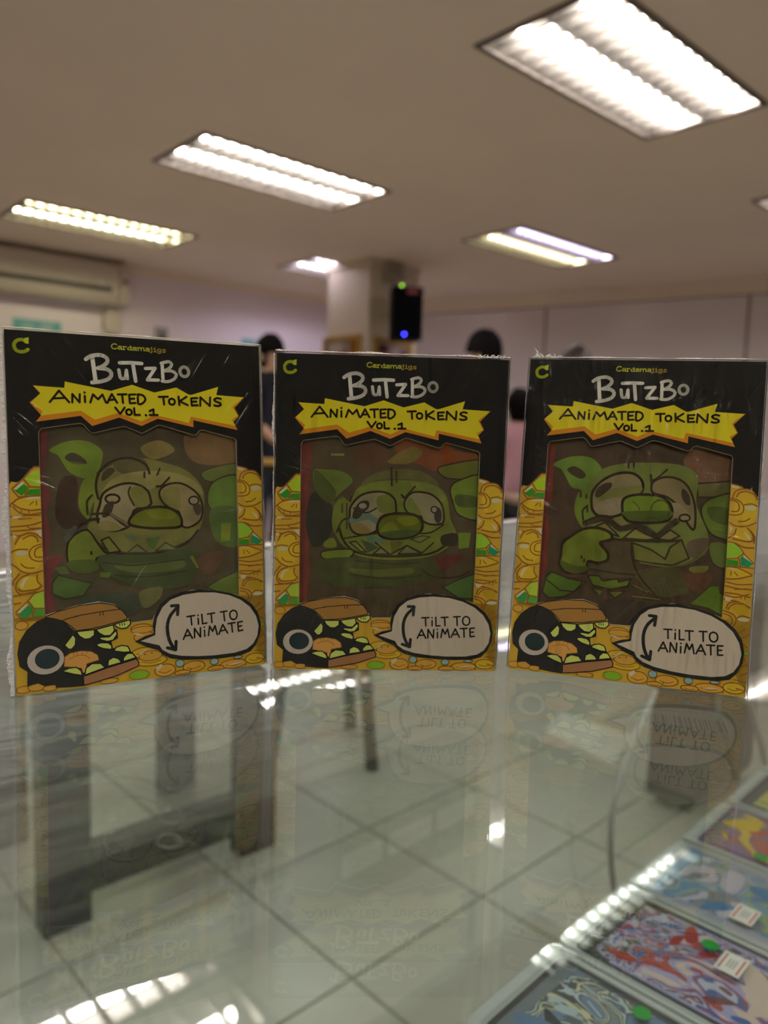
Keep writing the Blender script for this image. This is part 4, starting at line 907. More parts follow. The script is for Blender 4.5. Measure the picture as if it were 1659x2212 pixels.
    def seam(p0, p1, out, back, wmin, wmax, n=60):
        mb = MB(); vs = []; fs = []
        for i in range(n + 1):
            t = i / n; q = p0.lerp(p1, t)
            w_ = wmin + (wmax - wmin) * (0.5 + 0.5 * math.sin(t * 9 + bi) * math.sin(t * 23 + 2 * bi)) * (0.6 + 0.4 * rnd.random())
            vs += [q, q + out * w_ + back * 0.0004 * rnd.random(), q + back * (0.0012 + 0.001 * rnd.random())]
        for i in range(n):
            o = 3 * i; fs += [(o, o + 3, o + 4, o + 1), (o + 1, o + 4, o + 5, o + 2)]
        mb.add(vs, fs, M_seam); return mb.build('wrap_seam', root)
    top0, top1 = to3(-0.0004, bh + 0.0006, 0.0), to3(bw + 0.0004, bh + 0.0006, 0.0)
    seam(top0, top1, u2l, bl_, 0.0001, (0.0003, 0.0007, 0.0005)[bi], 120)
    lf0, lf1 = to3(-0.0005, 0.0, -0.0002), to3(-0.0005, bh, -0.0002)
    seam(lf0, lf1, -d2l, bl_, 0.0001, (0.0022, 0.0009, 0.0003)[bi], 160)
    rt0, rt1 = to3(bw + 0.0005, 0.0, -0.0002), to3(bw + 0.0005, bh, -0.0002)
    seam(rt0, rt1, d2l, bl_, 0.00005, 0.0004, 80)
    if bi != 0:
        tx = bw - 0.009 if bi == 1 else 0.001
        mb = MB()
        for k in range(9):
            q = to3(tx + 0.0009 * k, bh + 0.0004, 0.0); hgt = (0.0010 if bi == 1 else 0.0008 + 0.0035 * rnd.random() ** 2 * (1 - k / 9))
            mb.tube([q, q + u2l * hgt * 0.6 + d2l * rnd.uniform(-.0006, .0006), q + u2l * hgt + d2l * rnd.uniform(-.0015, .0015)], [0.0005, 0.00022, 0.00006], M_seam, 5)
        mb.build('wrap_tuft', root)
    if bi == 2:
        # barcode label on the underside, seen mirrored in the lower glass face
        mb = MB(); mb.add([to3(bw * .60, 0, -0.002) - u2l * 0.0002, to3(bw * .97, 0, -0.002) - u2l * 0.0002, to3(bw * .97, 0, -BD + 0.002) - u2l * 0.0002, to3(bw * .60, 0, -BD + 0.002) - u2l * 0.0002], [(0, 3, 2, 1)], M_paper)
        lb = mb.build('barcode_label', root); mb = MB(); x = bw * .63
        while x < bw * .95:
            ww = rnd.choice((0.0003, 0.0006, 0.0009)); g = -u2l * 0.00025
            mb.add([to3(x, 0, -0.003) + g, to3(x + ww, 0, -0.003) + g, to3(x + ww, 0, -0.013) + g, to3(x, 0, -0.013) + g], [(0, 3, 2, 1)], M_black); x += ww + rnd.choice((0.0004, 0.0008))
        mb.build('barcode', lb)

# ------------------------------------------------------------------ cased cards on the shelf inside the counter
SHZ = CAM.z - 0.262
mb = MB(); mb.box(un(0.06, -0.05, SHZ - 0.012), U * 1.0, N * 0.235, Z * 0.012, M_white); part(mb, 'card_shelf', case, bevel=0.001)
for uu in (0.10, 0.98):
    mb = MB(); mb.box(un(uu, -0.045, 0.02), U * 0.012, N * 0.012, Z * (SHZ - 0.032), M_alu); part(mb, 'shelf_bracket', case)
def cink(rgb):
    name = 'card_ink_%d_%d_%d' % rgb
    if name in MATS: return MATS[name]
    return pbr(name, [v * 0.85 for v in lin(rgb)], 0.6, spec=0.15)
def rrect(x0, y0, x1, y1, r, k=4):
    out = []
    for cx, cy, a0 in ((x1 - r, y1 - r, 0), (x0 + r, y1 - r, 90), (x0 + r, y0 + r, 180), (x1 - r, y0 + r, 270)):
        out += [(cx + r * math.cos(math.radians(a0 + 90 * i / k)), cy + r * math.sin(math.radians(a0 + 90 * i / k))) for i in range(k + 1)]
    return out
CW, CL = 0.0735, 0.128
def blob(rnd, cx, cy, r, k=7, e=0.5, stretch=(1, 1), rot=0):
    pts = []
    for i in range(k):
        a = 2 * math.pi * i / k; rr = r * (1 + e * rnd.uniform(-1, 1)); x, y = rr * math.cos(a) * stretch[0], rr * math.sin(a) * stretch[1]
        pts.append((cx + x * math.cos(rot) - y * math.sin(rot), cy + x * math.sin(rot) + y * math.cos(rot)))
    return pts
# palettes: background, end tint, patches (colour, count, size)
CARDS = [
 ('cased trading card of which only a white corner shows, first in the row', (210, 212, 212), None, [((180, 190, 200), 4, .012)], 0, False),
 ('cased dark slate card with blue and white streaks and a green dot sticker', (66, 82, 100), (120, 130, 140), [((96, 130, 170), 9, .010), ((190, 205, 215), 9, .006), ((40, 52, 66), 8, .009), ((214, 210, 170), 3, .004)], 1, False),
 ('cased lavender card with red and blue patches, green dot and white price tag', (168, 164, 210), (52, 60, 70), [((222, 196, 184), 4, .011), ((176, 48, 52), 8, .0085), ((52, 96, 168), 6, .007), ((196, 190, 214), 5, .005), ((120, 60, 70), 3, .006)], 1, True),
 ('cased card in pale lilac and blue with a white price tag', (176, 172, 196), (96, 150, 190), [((206, 196, 214), 6, .013), ((60, 128, 184), 5, .013), ((140, 140, 150), 5, .010), ((150, 180, 110), 3, .006), ((120, 160, 190), 4, .008)], 0, True),
 ('cased purple card with yellow and orange patches and a green dot sticker', (120, 84, 140), (130, 134, 140), [((232, 196, 40), 7, .010), ((206, 84, 52), 7, .0085), ((120, 122, 130), 6, .009), ((150, 110, 170), 4, .008)], 1, False),
 ('cased yellow green card with a dark edge, near the far end of the row', (214, 222, 96), (90, 100, 110), [((226, 232, 120), 5, .012), ((236, 196, 90), 2, .008), ((190, 204, 80), 4, .010)], 0, False),
 ('cased card with plain white face at the far end of the row', (226, 226, 222), None, [((214, 214, 216), 3, .012)], 0, False)]
M_green = cink((32, 158, 58))
for k, (label, bgc, endc, patches, dots, price) in enumerate(CARDS):
    rnd = random.Random(40 + k)
    u0 = 0.242 + 0.0752 * (k - 1); n0 = 0.195 + 0.0025 * k
    r = empty('cased_card', un(u0, n0 - 0.002, SHZ), TH + math.radians(2.3)); tag(r, label, 'trading card', 'cased trading cards in the counter')
    # local x along the row, local y towards the pane, card lies from y=-CL to 0
    mb = MB(); mb.prism(rrect(0.0008, -CL, CW, 0, 0.004), lambda x, y: (x, y, 0), Vector((0, 0, 0.0035)), pbr('holder_white', (0.56, 0.58, 0.58), 0.4)); mb.build('holder_base', r, fixn=True)
    T3 = lambda x, y, off=0.0: Vector((x, y, 0.0038 + off))
    a = Art(T3, None, (0, 0, 1), 0, cink)
    cm = bpy.data.materials.new('card_picture_%d' % k); ns, ln = nodes_of(cm); tcn = ns.new('ShaderNodeTexCoord'); nz = ns.new('ShaderNodeTexNoise'); nz.inputs['Scale'].default_value = 48; nz.inputs['Detail'].default_value = 1.6; nz.inputs['Distortion'].default_value = 1.6
    mpn = ns.new('ShaderNodeMapping'); mpn.inputs['Location'].default_value = (k * 1.7, k * .9, 0); mpn.inputs['Rotation'].default_value = (0, 0, .6); mpn.inputs['Scale'].default_value = (1.0, .62, 1); ln.new(tcn.outputs['Object'], mpn.inputs['Vector']); ln.new(mpn.outputs[0], nz.inputs['Vector'])
    rr_ = ns.new('ShaderNodeValToRGB'); cr_ = rr_.color_ramp; cr_.interpolation = 'CONSTANT'
    cols = [bgc] + [c for c, n_, sz in patches] + [bgc]
    order = [cols[1], cols[0]] + cols[2:] + ([endc] if endc else [])
    for i_, c in enumerate(order):
        pos = 0.0 if i_ == 0 else 0.36 + 0.30 * i_ / len(order)
        e_ = cr_.elements[0] if i_ == 0 else (cr_.elements[1] if i_ == 1 else cr_.elements.new(pos)); e_.position = pos; e_.color = (*[v * .85 for v in lin(c)], 1)
    ln.new(nz.outputs[0], rr_.inputs[0]); ln.new(rr_.outputs[0], ns['Principled BSDF'].inputs['Base Color']); ns['Principled BSDF'].inputs['Roughness'].default_value = .4
    x0, x1, y0, y1 = 0.0050, CW - 0.0042, -CL + 0.012, -0.008
    a.raw((60, 66, 74) if endc and k in (1, 2, 5) else bgc, rrect(x0, y0, x1, y1, 0.003))
    a.raw(bgc, [(x0 + .0025, y0 + 0.003), (x1 - .0025, y0 + 0.003), (x1 - .0025, y1 - 0.003), (x0 + .0025, y1 - 0.003)])
    if endc:
        a.raw(endc, [(x0 + .0025, y1 - 0.018), (x0 + .025, y1 - 0.012), (x1 - .0025, y1 - 0.022), (x1 - .0025, y1 - 0.003), (x0 + .0025, y1 - 0.003)])
        a.raw(endc, [(x0 + .0025, y0 + 0.003), (x1 - .0025, y0 + 0.003), (x1 - .0025, y0 + 0.012), (x0 + .03, y0 + 0.016), (x0 + .0025, y0 + 0.010)])
    a.matf = lambda c: cm
    a.raw((0, 0, 0), [(x0 + .004, y0 + 0.009), (x1 - .004, y0 + 0.007), (x1 - .0045, y1 - 0.010), (x0 + .0045, y1 - 0.008)])
    a.matf = cink
    lst = [(c, sz) for c, n_, sz in patches for _ in range((n_ + 1) // 2)]; rnd.shuffle(lst)
    for c, sz in lst:
        sz *= rnd.uniform(.6, 1.1)
        cx, cy = rnd.uniform(x0 + sz + .002, x1 - sz - .002), rnd.uniform(y0 + sz * 1.2 + .004, y1 - sz * 1.2 - .004)
        pts = spline(blob(rnd, cx, cy, sz * 0.8, 6, .35, (1.3, .6), rnd.uniform(0, 3)), True, 3)
        pts = [(min(max(px_, x0 + .0025), x1 - .0025), min(max(py_, y0 + .003), y1 - .003)) for px_, py_ in pts]
        a.raw(c, pts)
    if k == 1:
        for q in range(14):
            cx, cy = rnd.uniform(.014, .058), rnd.uniform(y0 + .02, y1 - .02); a.line((200, 212, 222), [(cx, cy), (cx + rnd.uniform(-.006, .006), cy + rnd.uniform(.006, .012))], .0009)
    if k == 2:
        a.line((216, 216, 222), [(0.050, y0 + .004), (0.056, y0 + .0055)], .0010)
    a.build('card_print', r)
    # raised clear lid over the card
    mb = MB(); out_ = rrect(0.0012, -CL + 0.0004, CW - 0.0004, -0.0004, 0.004); zz = 0.0062
    n_ = len(out_); tri = tessellate_polygon([[Vector((*p, 0)) for p in out_]])
    mb.add([(x, y, zz) for x, y in out_] + [(x, y, 0.0036) for x, y in out_], [tuple(t) for t in tri] + [(i, i + n_, (i + 1) % n_ + n_, (i + 1) % n_) for i in range(n_)], M_acrylic)
    mb.build('clear_lid', r, fixn=True)
    mb = MB(); inn = rrect(x0 - .0022, y0 - .003, x1 + .0022, y1 + .003, .005); inn2 = rrect(x0 - .0006, y0 - .001, x1 + .0006, y1 + .001, .004); m_ = len(inn)
    mb.add([(x, y, 0.0038) for x, y in inn] + [(x, y, 0.0040) for x, y in inn2], [(i, (i + 1) % m_, (i + 1) % m_ + m_, i + m_) for i in range(m_)], pbr('lid_groove', (0.45, 0.47, 0.48), 0.3)); mb.build('lid_groove', r, fixn=True)
    if dots:
        dx, dy = {1: (.060, -.0545), 2: (.054, -.0574), 4: (.0095, -.0462)}[k]
        a = Art(lambda x, y, off=0.0: Vector((x, y, 0.0064 + off)), None, (0, 0, 1), 0, cink); a.raw((32, 158, 58), ellipse(dx, dy, .0042, .0042, 18)); a.build('dot_sticker', r)
    if price:
        a = Art(lambda x, y, off=0.0: Vector((x, y, 0.0066 + off)), None, (0, 0, 1), 0, cink)
        px_, py_ = {2: (.0385, -.0765), 3: (.009, -.0665)}[k]
        a.raw((238, 232, 226), [(px_, py_), (px_ + .017, py_), (px_ + .017, py_ + .012), (px_, py_ + .012)])
        for yy in (.0018, .0102): a.line((206, 60, 60), [(px_ + .002, py_ + yy), (px_ + .015, py_ + yy)], .0008)
        for yy in (.0045, .006, .0075): a.line((170, 166, 166), [(px_ + .005, py_ + yy), (px_ + .012, py_ + yy)], .0007)
        a.build('price_tag', r)

# ------------------------------------------------------------------ boxed products facing the front pane (seen mirrored in it)
VZ = 0.49
mb = MB(); p = [un(a_, b_, CAM.z - VZ - z_) for z_ in (0.006, 0) for a_, b_ in ((0.02, 0.02), (1.0, 0.02), (1.0, 0.330), (0.02, 0.330))]
mb.add(p, [(4, 5, 6, 7), (0, 3, 2, 1)], M_pane); mb.add(p, [(0, 1, 5, 4), (1, 2, 6, 5), (2, 3, 7, 6), (3, 0, 4, 7)], M_glass_edge); part(mb, 'lower_shelf', case)
for uu in (0.03, 0.95):
    mb = MB(); mb.box(un(uu, 0.03, 0.02), U * 0.012, N * 0.012, Z * (CAM.z - VZ - 0.026), M_alu); part(mb, 'shelf_bracket', case)
FN = 0.20
def facing_box(u0, u1, h, label, kind):
    """box whose printed front looks along +N; local x runs along -U so that print reads right from the pane side"""
    wd = u1 - u0
    r = empty('boxed_card_set', un(u1, FN, CAM.z - VZ + 0.0005), TH + math.pi); tag(r, label, 'boxed card set', 'boxed card sets facing the front pane')
    body = pbr('product_carton_' + kind, {'dark': (0.007, 0.007, 0.008), 'grey': (0.008, 0.007, 0.007)}[kind], 0.9, spec=0.02)
    mb = MB(); mb.box((0, 0.0, 0), (wd, 0, 0), (0, 0.045, 0), (0, 0, h), body); mb.build('carton', r, bevel=0.0006)
    T3 = lambda x, y, off=0.0: Vector((x, -0.0004 - off, y))
    return r, T3, wd
SL = [(0.150, 0.322, 'dark upright box with a gold framed picture between white lettering and a logo plate'), (0.324, 0.470, 'dark upright box with white lettering over a framed logo plate')]
for k, (u0, u1, lab) in enumerate(SL):
    r, T3, wd = facing_box(u0, u1, 0.125, lab, 'dark')
    def X(u): return u1 - u
    def Y(z): return VZ + z
    # lettering block
    ua = (0.245, 0.395)[k]; a = Art(T3, None, (0, 0, 1), 0, cink)
    x0 = X(ua); cw = 0.0085
    for row, (word, z) in enumerate((('SECRET', -0.386), ('LAIR', -0.409))):
        g = cw * (1.05 if row == 0 else 1.4); hh = 0.0165
        a.text((226, 228, 224), [(ch, x0 + g * 1.25 * i, Y(z), x0 + g * 1.25 * i + g * .8, Y(z) - hh) for i, ch in enumerate(word)], 0.0034)
    a.build('lettering', r)
    a = Art(T3, None, (0, 0, 1), 0, cink); zb = -0.446; xa = X((0.222, 0.408)[k]); w_ = 0.058; h_ = 0.022
    a.raw((206, 198, 198), [(xa, Y(zb) - h_ / 2), (xa + w_, Y(zb) - h_ / 2), (xa + w_, Y(zb) + h_ / 2), (xa, Y(zb) + h_ / 2)])
    a.raw((52, 54, 56), [(xa + .003, Y(zb) - h_ / 2 + .003), (xa + w_ - .003, Y(zb) - h_ / 2 + .003), (xa + w_ - .003, Y(zb) + h_ / 2 - .003), (xa + .003, Y(zb) + h_ / 2 - .003)])
    a.text((216, 210, 208), [(ch, xa + .006 + .0080 * i, Y(zb) + h_ / 2 - .005, xa + .006 + .0080 * i + .0062, Y(zb) - h_ / 2 + .005) for i, ch in enumerate('MARVEL')], 0.0026)
    a.build('logo_plate', r)
    if k == 0:
        a = Art(T3, None, (0, 0, 1), 0, cink); xa, xb, za, zb2 = X(0.320), X(0.262), Y(-0.46), Y(-0.376)
        a.raw((206, 150, 60), [(xa, za), (xb, za), (xb, zb2), (xa, zb2)]); a.raw((96, 106, 116), [(xa + .008, za + .008), (xb - .008, za + .008), (xb - .008, zb2 - .004), (xa + .008, zb2 - .004)])
        a.raw((150, 60, 56), spline([(xa + .018, zb2 - .012), (xa + .034, zb2 - .010), (xa + .036, zb2 - .028), (xa + .024, zb2 - .034)], True)); a.raw((130, 120, 70), spline([(xa + .012, za + .014), (xa + .04, za + .012), (xa + .042, za + .036), (xa + .02, za + .04)], True)); a.raw((70, 84, 110), spline([(xa + .03, zb2 - .02), (xa + .046, zb2 - .022), (xa + .044, zb2 - .04), (xa + .03, zb2 - .036)], True))
        a.build('framed_picture', r)
for k, (u0, u1, la, lb_) in enumerate(((0.474, 0.535, .455, .530), (0.537, 0.612, .542, .606), (0.614, 0.690, .620, .684))):
    u0 = 0.472 if k == 0 else u0
    r, T3, wd = facing_box(u0, u1, 0.125, ('grey upright box with a wide white label band next to the logo plate box', 'grey upright box with a mottled white label band between two like boxes', 'grey upright box with a plain white label band at the row end')[k], 'grey')
    a = Art(T3, None, (0, 0, 1), 0, cink); x0, x1 = 0.004, wd - 0.004; y0 = VZ - 0.455; y1 = VZ - 0.430
    a.raw((232, 226, 220), [(x0, y0), (x1, y0), (x1, y1), (x0, y1)])
    if k == 0:
        for q in range(4): a.line((190, 186, 182), [(x0 + .004, y0 + .004 + .0035 * q), (x1 - .004, y0 + .004 + .0035 * q)], .001)
    if k == 1:
        for q in range(5): a.raw((206, 176, 172), spline(blob(random.Random(q), x0 + .01 + .012 * q, (y0 + y1) / 2, .005, 6, .3), True, 3))
    a.build('label_band', r)

# cables hanging inside the counter
def cable(pts_px, n, r, label):
    pts = [at_n(x, y, n) for x, y in pts_px]; pts = [Vector(p) for p in spline(pts, False, 6)]
    mb = MB(); mb.tube(pts, r, pbr('white_cable', (0.80, 0.80, 0.74), 0.4), 8); o = mb.build('power_cable', smooth=True); return tag(o, label, 'cable', 'white cables inside the counter')
cable([(1432, 1180), (1428, 1380), (1417, 1490), (1362, 1615), (1325, 1744), (1320, 1850), (1335, 1960), (1380, 2060), (1420, 2150)], 0.352, 0.0030, 'white cable hanging in a curve behind the leaning card box')
cable([(1590, 1180), (1598, 1350), (1614, 1480), (1632, 1560), (1652, 1640), (1675, 1740), (1690, 1900)], 0.350, 0.0042, 'straight white cable passing beside the leaning card box')

# clear wrap added inside the front pane; folds and crumples shaped as light glints
wr = empty('glint_wrap', at_n(370, 1790, 0.362)); tag(wr, 'added crumpled clear plastic wrap inside the front pane, its folds shaped as light glints', 'plastic wrap')
M_glint_fold = glass_mat('glint_fold_film', (0.96, 0.97, 0.97), gloss_rough=0.08)
def wpart(mb, name): return part(mb, name, wr, smooth=True, fixn=True)
out_px = spline([(250, 1660), (360, 1665), (480, 1650), (520, 1760), (490, 1890), (360, 1850), (230, 1830), (205, 1750)], True, 3)
mb = MB(); Q = [at_n(x, y, 0.366 + 0.002 * math.sin(k)) for k, (x, y) in enumerate(out_px)]; cc = at_n(365, 1770, 0.360); n_ = len(Q)
mb.add(Q + [cc], [(i, (i + 1) % n_, n_) for i in range(n_)], M_acrylic); wpart(mb, 'film_sheet')
for pts, wpx in (([(270, 1680), (310, 1684), (345, 1703), (372, 1735)], 7), ([(265, 1722), (300, 1722), (340, 1736)], 6), ([(215, 1781), (240, 1770), (265, 1757)], 4), ([(220, 1808), (242, 1797), (262, 1785)], 4), ([(495, 1775), (483, 1820), (467, 1875)], 6), ([(400, 1702), (430, 1683), (456, 1667)], 4), ([(372, 1735), (376, 1755), (372, 1770)], 9), ([(380, 1818), (400, 1816), (418, 1822)], 6)):
    P_ = [at_n(x, y, 0.354) for x, y in spline(pts, False, 5)]; rr = [wpx / F * (q - CAM).length * .55 * (0.35 + 0.65 * math.sin(math.pi * (i + .5) / len(P_))) for i, q in enumerate(P_)]
    mb = MB(); mb.tube(P_, rr, M_glint_fold, 8); wpart(mb, 'glint_fold')
for (cx, cy, rx, ry) in ((370, 1761, 27, 21), (366, 1816, 29, 19)):
    mb = MB(); ring = [at_n(cx + rx * math.cos(t) * (1 + .12 * math.sin(3 * t)), cy + ry * math.sin(t) * (1 + .1 * math.cos(2 * t)), 0.362) for t in [2 * math.pi * i / 16 for i in range(16)]]; r2 = [at_n(cx + .6 * rx * math.cos(t), cy + .6 * ry * math.sin(t), 0.353) for t in [2 * math.pi * i / 16 for i in range(16)]]
    mb.add(ring + r2 + [at_n(cx, cy - 2, 0.350)], [(i, (i + 1) % 16, (i + 1) % 16 + 16, i + 16) for i in range(16)] + [(i + 16, (i + 1) % 16 + 16, 32) for i in range(16)], M_glint_fold); wpart(mb, 'glint_crumple')

# ------------------------------------------------------------------ things on the shop floor, seen through the glass
f1 = at_z(150, 2012, 0); f2 = at_z(560, 1842, 0)
bd = (f2 - f1).normalized(); bn = Vector((-bd.y, bd.x, 0)); blen = (f2 - f1).length
br = empty('metal_bench', f1, math.atan2(bd.y, bd.x)); tag(br, 'low black steel bench frame with pale seat on the tiled floor beyond the counter', 'bench')
for x in (0, blen):
    mb = MB(); mb.box((x - 0.05, 0, 0.001), (0.10, 0, 0), (0, 0.06, 0), (0, 0, 0.62), M_blackmetal); mb.build('leg', br, bevel=0.004)
    mb = MB(); mb.box((x - 0.05, 0.42, 0.001), (0.10, 0, 0), (0, 0.06, 0), (0, 0, 0.62), M_blackmetal); mb.build('leg', br, bevel=0.004)
mb = MB(); mb.box((0.05, 0.01, 0.06), (blen - 0.1, 0, 0), (0, 0.05, 0), (0, 0, 0.10), M_blackmetal); mb.build('stretcher', br, bevel=0.004)
mb = MB(); mb.box((-0.06, -0.01, 0.62), (blen + 0.12, 0, 0), (0, 0.5, 0), (0, 0, 0.03), pbr('bench_top', (0.25, 0.32, 0.32), 0.4)); mb.build('seat', br, bevel=0.006)
lp = at_z(790, 1668, 0)
st = empty('bar_stool', lp); tag(st, 'round black stool with slender slanted legs beyond the counter pane', 'stool')
for a_ in (0.15, 2.24, 4.33):
    c0 = Vector((-0.12, 0.16, 0)); foot = c0 + Vector((math.cos(a_ - .95), math.sin(a_ - .95), 0)) * 0.2
    mb = MB(); mb.tube([foot + Z * 0.002, c0 + (foot - c0) * 0.55 + Z * 0.66], [0.022, 0.016], M_blackmetal, 10); mb.build('leg', st, smooth=True)
mb = MB(); mb.tube([c0 + Z * 0.655, c0 + Z * 0.66, c0 + Z * 0.69, c0 + Z * 0.695], [0.15, 0.16, 0.16, 0.15], M_black, 24); mb.build('seat', st)
cp = at_z(1492, 1772, 0)
cb = empty('floor_cabinet', cp, TH); tag(cb, 'black low cabinet standing on the tiles behind the leaning card box', 'cabinet')
mb = MB(); mb.box((0, 0, 0.03), (0.42, 0, 0), (0, 0.14, 0), (0, 0, 0.60), M_blackmetal); mb.build('body', cb, bevel=0.004)
mb = MB(); mb.box((0.02, -0.012, 0.06), (0.38, 0, 0), (0, 0.012, 0), (0, 0, 0.54), M_black); dr_ = mb.build('door', cb, bevel=0.002)
mb = MB(); mb.tube([(0.05, -0.03, 0.30), (0.05, -0.03, 0.42)], 0.006, M_alu, 8); mb.tube([(0.05, -0.03, 0.31), (0.05, -0.012, 0.31)], 0.004, M_alu, 6); mb.tube([(0.05, -0.03, 0.41), (0.05, -0.012, 0.41)], 0.004, M_alu, 6); mb.build('handle', dr_)
for x in (0.03, 0.36):
    for y in (0.02, 0.09):
        mb = MB(); mb.box((x, y, 0.001), (0.03, 0, 0), (0, 0.03, 0), (0, 0, 0.03), M_black); mb.build('foot', cb)
sp = [at_z(x, y, 0.008) for x, y in ((1175, 1578), (1325, 1650), (1366, 1590), (1212, 1536))]
mb = MB(); mb.add([q - Z * .004 for q in sp] + [q - Z * .002 for q in sp], [(4, 5, 6, 7), (0, 3, 2, 1), (0, 1, 5, 4), (1, 2, 6, 5), (2, 3, 7, 6), (3, 0, 4, 7)], M_paper)
tag(mb.build('paper_sheet', fixn=True), 'pale sheet of paper lying flat on the tiled floor', 'paper')

# ------------------------------------------------------------------ wall fittings
def on_left(px, py): return at_plane(px, py, WL0, nl)
ac0 = on_left(262, 640); acr = empty('air_conditioner', Vector((ac0.x, ac0.y, ac0.z)), math.atan2(dl.y, dl.x)); tag(acr, 'long off-white split air conditioner high on the lilac wall', 'air conditioner')
# local x along wall (negative = towards the left), y = into the wall is +? compute sign so that -Y faces the room
sgn = 1 if Vector((-dl.y, dl.x, 0)).dot(nl) > 0 else -1
zt = on_left(262, 578).z - ac0.z; zb_ = on_left(262, 668).z - ac0.z
prof = [(0.004, zt), (0.16, zt), (0.215, zt - 0.03), (0.225, zt - 0.12), (0.215, (zt * .25 + zb_ * .75)), (0.17, zb_ + 0.02), (0.12, zb_), (0.004, zb_)]
ALEN = 1.35
def extr(profile, x0, x1, m, name, parent, bev=0):
    mb = MB(); n_ = len(profile)
    vs = [(x, sgn * y, z) for x in (x0, x1) for y, z in profile]
    mb.add(vs, [tuple(range(n_)), tuple(range(n_, 2 * n_))] + [(i, (i + 1) % n_, (i + 1) % n_ + n_, i + n_) for i in range(n_)], m)
    return mb.build(name, parent, fixn=True, bevel=bev)
extr(prof, -ALEN, -0.10, M_acwhite, 'shell', acr, 0.008)
extr([(y * 0.985, z) for y, z in prof], -0.095, 0.0, M_acwhite, 'end_cap', acr, 0.02)
zs = zt * .25 + zb_ * .75
extr([(0.205, zs + 0.03), (0.224, zs + 0.045), (0.226, zs + 0.02), (0.207, zs)], -ALEN + 0.05, -0.16, M_dark, 'air_slot', acr)
extr([(0.15, zb_ + 0.004), (0.19, zb_ + 0.03), (0.195, zb_ + 0.018), (0.15, zb_ - 0.006)], -ALEN + 0.05, -0.16, pbr('vane', (0.5, 0.44, 0.38), 0.5), 'vane', acr)
mb = MB(); zc = (zt + zb_) / 2 + 0.02
mb.tube([(-0.045, sgn * 0.212, zc), (-0.045, sgn * 0.23, zc)], 0.017, M_dark, 14); mb.build('sensor', acr)
mb = MB(); zc2 = zt * .45 + zb_ * .55; mb.tube([(-0.25, sgn * 0.214, zc2), (-0.25, sgn * 0.230, zc2)], 0.018, pbr('badge', (0.75, 0.72, 0.78), 0.3), 12); mb.build('badge', acr)
# pipe cover under the end
pc = on_left(238, 690)
r = empty('pipe_cover', Vector((pc.x, pc.y, pc.z)), math.atan2(dl.y, dl.x)); tag(r, 'rounded beige pipe cover on the wall below the air conditioner end', 'pipe cover')
mb = MB(); mb.prism(rrect(-0.075, -0.12, 0.075, 0.07, 0.06, 5), lambda x, z: (x, 0, z), Vector((0, sgn * 0.07, 0)), M_acwhite); mb.build('cover', r, fixn=True, bevel=0.012)
mb = MB(); mb.tube([(-0.03, sgn * 0.03, 0.06), (-0.03, sgn * 0.03, 0.085)], 0.02, M_acwhite, 10); mb.tube([(0.03, sgn * 0.03, 0.06), (0.03, sgn * 0.03, 0.085)], 0.016, pbr('yellow_pipe', (0.55, 0.50, 0.15), 0.5), 10); mb.build('pipe', r)
def notice(p0, p1, col1, col2, label, name='wall_notice'):
    a_, b_ = on_left(*p0), on_left(*p1)
    r = empty(name, Vector((a_.x, a_.y, min(a_.z, b_.z) - 0.28)), math.atan2(dl.y, dl.x)); tag(r, label, 'notice')
    wdt = abs((b_ - a_).dot(dl)); hgt = abs(a_.z - b_.z) + 0.28
    mb = MB(); mb.box((0, 0, 0), (wdt, 0, 0), (0, sgn * 0.006, 0), (0, 0, hgt), col1); mb.build('board', r, fixn=True)
    for i in range(4):
        mb = MB(); rr = random.Random(i); x = wdt * rr.uniform(.1, .6); z = hgt * rr.uniform(.35, .85); mb.box((x, sgn * 0.006, z), (wdt * .25, 0, 0), (0, sgn * 0.002, 0), (0, 0, hgt * .12), col2); mb.build('print_patch', r, fixn=True)
M_teal = pbr('teal_print', (0.13, 0.42, 0.45), 0.6); M_teal2 = pbr('teal_pale_print', (0.35, 0.55, 0.56), 0.6)
notice((27, 686), (132, 716), M_teal, M_teal2, 'teal notice board on the lilac wall under the air conditioner')
notice((522, 731), (560, 746), M_teal, M_teal2, 'small teal notice on the lilac wall beside the dark haired person')
sw = on_left(348, 722); r = empty('wall_switch', Vector((sw.x, sw.y, sw.z)), math.atan2(dl.y, dl.x)); tag(r, 'small grey switch plate on the lilac wall above the box edge', 'switch')
mb = MB(); mb.box((-0.06, 0, -0.10), (0.12, 0, 0), (0, sgn * 0.02, 0), (0, 0, 0.16), pbr('switch_grey', (0.36, 0.33, 0.34), 0.5)); mb.build('plate', r, fixn=True, bevel=0.004)
mb = MB(); mb.box((-0.02, sgn * 0.02, -0.05), (0.04, 0, 0), (0, sgn * 0.008, 0), (0, 0, 0.06), M_dark); mb.build('rocker', r, fixn=True)

